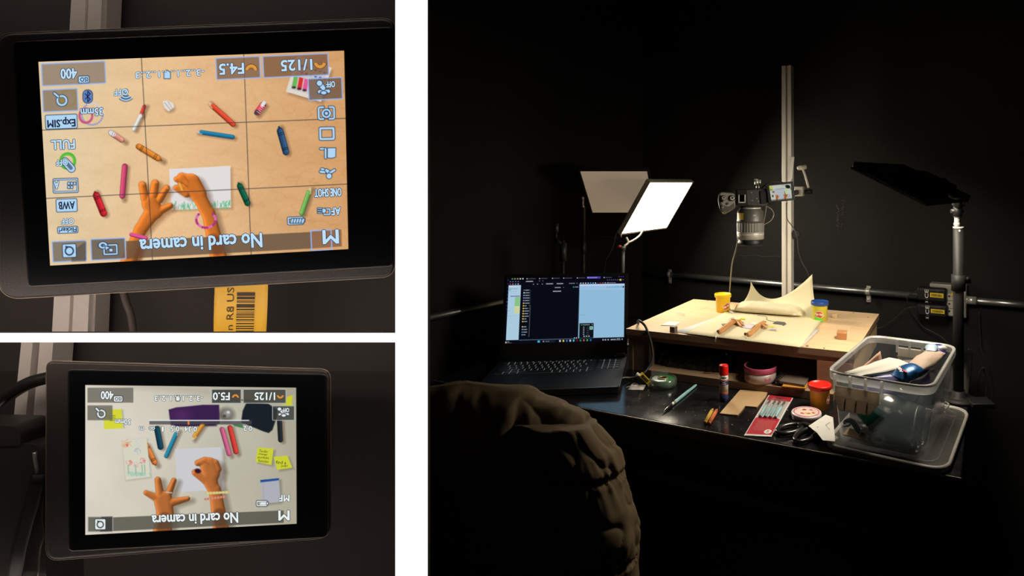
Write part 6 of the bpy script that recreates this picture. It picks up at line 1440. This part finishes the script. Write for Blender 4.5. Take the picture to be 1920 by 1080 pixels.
def bcode(b):
    rn = random.Random(6); y = 548
    while y < 622:
        h_ = rn.choice((1.2, 2, 3, 5, 7)) if y < 580 else rn.choice((1.0, 1.6, 2.4))
        b.grid([[strapP(.42+.34*i/3, yy, .0012) for i in range(4)] for yy in (y, y+h_)]); y += h_+rn.choice((1.2, 1.8, 2.6))
child(st_, 'barcode', mat('strap_ink', (.06, .03, .01, 1), .6), bcode)
child(st_, 'printed_text', mat('strap_ink', (.06, .03, .01, 1), .6), lambda b: lettering(b, 'Canon R8 USB', lambda u, v: strapP(.30-v*.13*1.0, min(630, 599-u*148), .0014), bold=.0))

# ------------------------------------------------------------------ lower display
M_bodyl = mat('display_shell_dark', (.060, .048, .043, 1), .5, bump=.2, bscale=900)
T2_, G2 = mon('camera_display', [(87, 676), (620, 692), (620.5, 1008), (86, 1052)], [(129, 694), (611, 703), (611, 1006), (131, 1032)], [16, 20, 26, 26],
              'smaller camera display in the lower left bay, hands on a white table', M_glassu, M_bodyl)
p2_ = Pic([(160, 722), (555, 727), (556, 982), (160, 1003)], 440, 310)
X, Y = p2_.X, p2_.Y; k = np.clip((X-160)/395, 0, 1)[..., None]; kv = np.clip((Y-722)/270, 0, 1)[..., None]
p2_.C[:] = np.array([222, 214, 198.])*(1-k)+np.array([176, 172, 152.])*k
p2_.C += (1-np.abs(k-.35)*1.6).clip(0, 1)*(1-np.abs(kv-.35)*1.4).clip(0, 1)*np.array([10, 12, 14])
p2_.C += (p2_.noise(80, 1, 3)*8)[..., None]
q2 = p2_; GY = (96, 88, 76)
q2.bl(q2.poly([(160, 720), (300, 720), (392, 726), (398, 740), (397, 722), (556, 722), (556, 745), (470, 752), (398, 742)]), (160, 154, 138), .35, 6)
# upper items
q2.bl(q2.ell((424, 778), 15, 13), (70, 66, 60), .7, 5); q2.bl(q2.ell((426, 776), 8, 7), (150, 148, 144), .9, 2.5); q2.bl(q2.ell((428, 773), 3, 2.5), (226, 226, 222), .9, 1.2); q2.bl(q2.ell((421, 780), 3, 2.5), (60, 58, 56), .9, 1.5)
q2.bl(q2.poly([(316, 768), (330, 764), (380, 759), (411, 759), (412, 794), (400, 798), (345, 799), (320, 797)]), (60, 34, 78), 1, .9); q2.bl(q2.ell((340, 780), 16, 12), (104, 50, 116), .5, 8); q2.bl(q2.seg((330, 798), (405, 797), 2), (40, 24, 54), .8, 2)
q2.bl(q2.poly([(455, 770), (462, 755), (503, 757), (520, 768), (519, 782), (511, 806), (504, 812), (494, 809), (452, 792)]), (28, 34, 42), 1, 1)
q2.bl(q2.seg((452, 750), (480, 752), 1.2), (40, 40, 44), .9, 1); q2.bl(q2.poly([(435, 795), (455, 796), (456, 803), (440, 799)]), (60, 120, 70), .9)
q2.bl(q2.poly([(538, 744), (549, 741), (547, 757), (550, 760), (524, 760), (536, 757)]), (206, 208, 50)); q2.bl(q2.poly([(194, 768), (228, 767), (230, 803), (195, 805)]), (216, 218, 60)); q2.bl(q2.poly([(228, 767), (231, 803), (234, 803), (231, 769)]), (150, 150, 120), .6, 1.5)
for i in range(4): q2.bl(q2.seg((200+2*i, 780+3*i), (216, 779+3*i), .5), (70, 80, 30), .7, .6)
SH = (5, 2)
stick(q2, (294, 802), (301, 838), 5.6, (22, 66, 84), False, None, .05, SH); stick(q2, (333, 808), (312, 855), 4.2, (40, 130, 156), False, (200, 190, 170), .12, SH); stick(q2, (361, 824), (380, 797), 4.2, (214, 146, 56), False, (222, 200, 160), .2, SH)
stick(q2, (430, 854), (416, 805), 4.4, (202, 92, 132), False, None, .06, SH); stick(q2, (443, 850), (431, 802), 4.8, (206, 62, 54), False, None, .06, SH); stick(q2, (526, 826), (524, 790), 4.6, (36, 40, 44), False, None, .03, SH); stick(q2, (292, 872), (274, 835), 5.2, (214, 120, 56), True, None, .14, SH)
q2.bl(q2.poly([(229, 826), (277, 823), (284, 896), (236, 902)]), (150, 142, 124), .5, 2.5); q2.bl(q2.poly([(229, 825), (275, 822), (282, 894), (236, 900)]), (218, 214, 196))
rnd = np.random.RandomState(5)
def scrb(cx_, cy_, r_, col, n): 
    for i in range(n): a = rnd.rand()*6.3; q2.bl(q2.seg((cx_+r_*math.cos(a)*rnd.rand(), cy_+r_*math.sin(a)*rnd.rand()), (cx_+r_*math.cos(a+1), cy_+r_*math.sin(a+1)), .6), col, .65, .6)
scrb(238, 832, 9, (226, 150, 90), 9); scrb(236, 833, 5, (220, 80, 70), 6); scrb(258, 846, 6, (150, 176, 206), 8); scrb(262, 830, 7, (190, 205, 220), 5); scrb(242, 867, 6, (222, 110, 110), 9); scrb(267, 864, 6, (222, 110, 120), 9); scrb(255, 871, 5, (226, 160, 166), 6)
for x in (240, 254, 266, 271): q2.bl(q2.seg((x, 872), (x+1, 888), 1.0), (110, 180, 140), .7)
for i in range(26): x = 237+44*rnd.rand(); q2.bl(q2.seg((x, 884+5*rnd.rand()), (x+3, 892), .7), (140, 196, 176), .6)
q2.bl(q2.poly([(328, 842), (418, 838), (421, 919), (333, 922)]), (208, 208, 214), .85, 1)
q2.bl(q2.poly([(416, 840), (424, 842), (426, 918), (420, 918)]), (150, 144, 130), .5, 3)
for nt2, L in (([(483, 839), (513, 841), (509, 872), (479, 866)], 1), ([(513, 857), (539, 854), (548, 877), (520, 881)], 1)):
    q2.bl(q2.poly([(x+4, y+3) for x, y in nt2]), (110, 104, 84), .5, 2.5); q2.bl(q2.poly(nt2), (206, 210, 58))
q2.bl(q2.poly([(491, 901), (528, 899), (530, 944), (496, 948)]), (110, 104, 90), .5, 2.5); q2.bl(q2.poly([(488, 900), (523, 897), (526, 941), (492, 945)]), (176, 178, 188)); q2.bl(q2.poly([(488, 900), (523, 896.5), (523, 900.5), (488.5, 904.5)]), (36, 76, 150)); q2.bl(q2.seg((493, 905), (495, 944), .5), (206, 140, 140), .7)
HC2 = (196, 118, 62)
hand(q2, [((309, 962), (304, 1004), 15, 18), ((306, 938), (310, 962), 17, 15.5), ((294, 934), (274, 924), 6.4, 4.6), ((300, 926), (296, 900), 7.4, 5.8), ((316, 926), (326, 901), 6.6, 4.8), ((322, 942), (352, 935), 7.4, 4.2)], HC2, (10, 4), (92, 76, 60))
q2.bl(q2.seg((311, 923), (322, 924), 1.0), (190, 186, 190), 1, .6)
hand(q2, [((403, 918), (416, 1000), 11, 15), ((392, 895), (401, 920), 15, 10), ((392, 874), (396, 888), 16, 16), ((371, 868), (384, 866), 5.6, 9), ((404, 868), (409, 880), 6, 6), ((366, 886), (384, 898), 6, 8)], HC2, (12, 6), (92, 76, 60))
q2.bl(q2.ell((371, 883), 6, 4.5, .2), (60, 22, 34), 1, 1.2); q2.bl(q2.seg((380, 864), (392, 871), .8), (140, 76, 36), .6, 1.2)
for i in range(15): q2.bl(q2.ell((387+2.9*i, 925-.15*i), 1.9, 2.4), (226, 214, 150) if i % 2 else (206, 196, 120), 1, .6); q2.bl(q2.ell((385+2.7*i, 936-.35*i), 1.8, 2.2), (222, 150, 130) if i % 2 else (196, 120, 104), 1, .6)
q2.bl(q2.poly([(212, 970), (532, 957), (532, 980), (212, 996)]), (84, 82, 72), .82, .5); q2.bl(q2.seg((309, 972), (306, 992), 12), (96, 56, 34), .5, 2.5); q2.bl(q2.seg((411, 964), (414, 985), 11), (96, 56, 34), .6, 2.5)
def btn2(x0, y0, x1, y1, f_=(112, 108, 98), a=.85, o_=None):
    q2.bl(q2.rect(((x0+x1)/2, (y0+y1)/2), x1-x0, y1-y0, 0, 1), f_, a, .6)
    if o_: q2.bl(np.abs(q2.rect(((x0+x1)/2, (y0+y1)/2), x1-x0, y1-y0, 0, 1.5))-.6, o_, .9, .5)
btn2(164, 727, 250, 755); btn2(164, 760, 211, 788); btn2(165, 969, 211, 997, (100, 98, 88), .9, (180, 184, 186)); btn2(397, 730, 452, 756, (62, 62, 58), .9, (190, 196, 196)); btn2(456, 730, 536, 756, (70, 70, 62), .88, (190, 196, 196)); btn2(511, 761, 552, 788, (60, 62, 58), .8, (190, 196, 196))
q2.bl(q2.poly([(190, 969), (211, 968), (211, 996), (188, 997)]), (40, 40, 40), .6)
W2, D2 = (232, 240, 240), (56, 60, 64)
def o2(d, w_=0): oi(d, w_, q2, W2, D2)
o2(q2.rect((221.5, 748), 16, 10, 0, 2)); o2(q2.rect((188, 983), 19, 19, 0, 2)); q2.bl(np.abs(q2.ell((188, 983.5), 5.8, 5.8))-1.0, (40, 44, 48)); q2.bl(q2.poly([(182, 976), (187, 977), (183.5, 981)]), (40, 44, 48))
o2(np.abs(q2.ell((190, 776), 6.5, 6.5))-1.5); o2(q2.seg((185, 770.5), (180.5, 766), 1.6)); o2(q2.rect((333.5, 747), 7, 9, 0, 2))
q2.bl(q2.rect((376, 792), 192, 8), (74, 72, 76), .75, .5); q2.bl(q2.rect((373, 788.3), 188, 1.8), (232, 238, 240), 1, .5); q2.bl(q2.rect((353.5, 793), 3, 7), (236, 130, 60), 1, .5)
for cx_, cy_, sg in ((441.5, 744, 1), (525.5, 742.5, -1)): q_ = np.where((Y-cy_)*sg < 1.5, np.abs(np.hypot(X-cx_, Y-(cy_+2*sg))-5)-1.5, 9); q2.bl(q_, (244, 152, 50), 1, .5)
o2(q2.seg((524, 777), (540, 776.5), 2)); o2(q2.ell((532, 779), 4, 2.3)); o2(q2.seg((525, 768), (530, 772), 3)); o2(q2.ell((524, 767), 3.5, 3))
o2(np.abs(q2.rect((491, 944), 18, 8, 0, 1))-1.0); o2(q2.rect((501.5, 944), 2.5, 4)); q2.bl(q2.rect((492.5, 944), 13, 5), W2); q2.bl(q2.seg((486, 946), (488, 942), .4), D2)
p2_.build('lit_picture', G2, lambda x, y: S(x, y, .0008), .95)
E2_f, E2_l = emat('ui_white', srgb(232, 240, 240)), emat('ui_grey', srgb(56, 60, 64))
for body, cx_, cy_, w_, h_, a_ in (('400', 201, 741, 23, 15, 0), ('-3..2..1..', 357, 747, 46, 10, 0), ('..1..2.:3', 310, 747, 40, 10, 0), ('F5.0', 415, 743, 31, 14, 0), ('1/125', 496.5, 743, 38, 14, 0), ('50mm', 230, 791, 29, 10, 0),
                                   ('m', 265.5, 803, 8, 6, 0), ('1', 305, 804.5, 3, 9, 0), ('0.5', 328, 804, 16, 9, 0), ('0.34', 357.5, 804.5, 23, 9, 0), ('0.2', 464.5, 803.5, 16, 9, 0), ('OFF', 536, 769, 12, 8, 0),
                                   ('MF', 533, 934, 19, 12, 0), ('M', 532.5, 966.5, 20, 18, -.01), ('No card in camera', 365.5, 973, 161, 19, -.036)):
    scr_text(G2, body, cx_, cy_, w_, h_, a_, E2_f, E2_l, .03, bold=.012)
scr_text(G2, '8', 285, 803, 6, 11, PI/2, E2_f, E2_l, .03)
scr_text(G2, 'ISO', 221.5, 748, 12, 6.5, 0, E2_l, None, bold=.006)
E_pen = emat('ui_pen', srgb(44, 50, 20))
for body, cx_, cy_, w_, h_, a_ in (('To-do:', 494, 846, 16, 5, .08), ('change', 493, 852, 16, 4.5, .1), ('portfolio', 494, 858.5, 21, 5.5, .1), ('función', 494, 864.5, 19, 5, .12), ('find a', 527, 867, 19, 6, .05), ('job!', 533, 874, 12, 5.5, .05)):
    scr_text(G2, body, cx_, cy_, w_, h_, a_, E_pen, None, flip=False)
# things behind and beside the lower display
cl_ = thing('aluminium_column', tuple(at(60, 800, .94)), 'pale tilted aluminium column at the far left behind the lower camera display', 'column')
def cq(y): t = (y-600)/300; return 44-30*t, 103-24*t
for a_, b_ in ((0, .36), (.58, 1.0)):
    q = [(cq(y)[0]+(cq(y)[1]-cq(y)[0])*a_, cq(y)[0]+(cq(y)[1]-cq(y)[0])*b_, y) for y in (634, 1120)]
    bar('flange', (q[0][0], 634), (q[0][1], 634), (q[1][1], 1120), (q[1][0], 1120), .935, .03, M_alub, cl_)
bar('groove', (cq(634)[0]+2, 634), (cq(634)[1]-2, 634), (cq(1120)[1]-2, 1120), (cq(1120)[0]+2, 1120), .945, .02, mat('groove_dark', (.07, .06, .055, 1), .6), cl_)
cable('thick_cable', [at(-30, 775, .90), at(0, 755, .90), at(28, 733, .895), at(58, 717, .89), at(88, 709, .885), at(110, 706, .88)], .0093, mat('cable_sleeve', (.022, .018, .017, 1), .4), 'thick black cable crossing the pale column into the lower camera display', 8)
cbm = thing('side_camera', tuple(at(40, 960, .87)), 'dark camera body edge with a strap lug at the far left of the lower display', 'camera')
M_cb = mat('cam_dark', (.05, .042, .038, 1), .45, bump=.2, bscale=600)
child(cbm, 'body', M_cb, lambda b: b.prism([at(x, y, .858) for x, y in rpoly([(-60, 833), (62, 833), (86, 846), (84, 1010), (88, 1140), (-60, 1140)], [0, 10, 12, 20, 20, 0], 5)], (0, .05, 0)))
child(cbm, 'viewfinder', M_cb, lambda b: b.prism([at(x, y, .856) for x, y in rpoly([(-60, 797), (26, 799), (39, 812), (37, 836), (-60, 838)], [0, 8, 6, 3, 0], 4)], (0, .04, 0)))
child(cbm, 'strap_lug', M_chrome, lambda b: b.tube([at(65, 848, .853), at(66, 862, .852), at(70, 880, .853), at(70, 888, .854)], .0022, 8, sub=3))
child(cbm, 'strap', mat('strap_black', (.012, .011, .011, 1), .6), lambda b: b.grid([[at(x+dx, y, .852-.0015*math.sin(i)) for i, dx in enumerate((0, 7, 14, 21, 28))] for x, y in ((58, 890), (54, 910), (46, 945), (34, 985), (22, 1030), (10, 1100))]), solid=.002)
child(cbm, 'side_edge', mat('edge_brown', (.09, .07, .06, 1), .35), lambda b: b.tube([at(82, 930, .856), at(80, 970, .856), at(84, 1000, .856), at(75, 1030, .856), at(72, 1080, .856)], .0013, 6, sub=4))
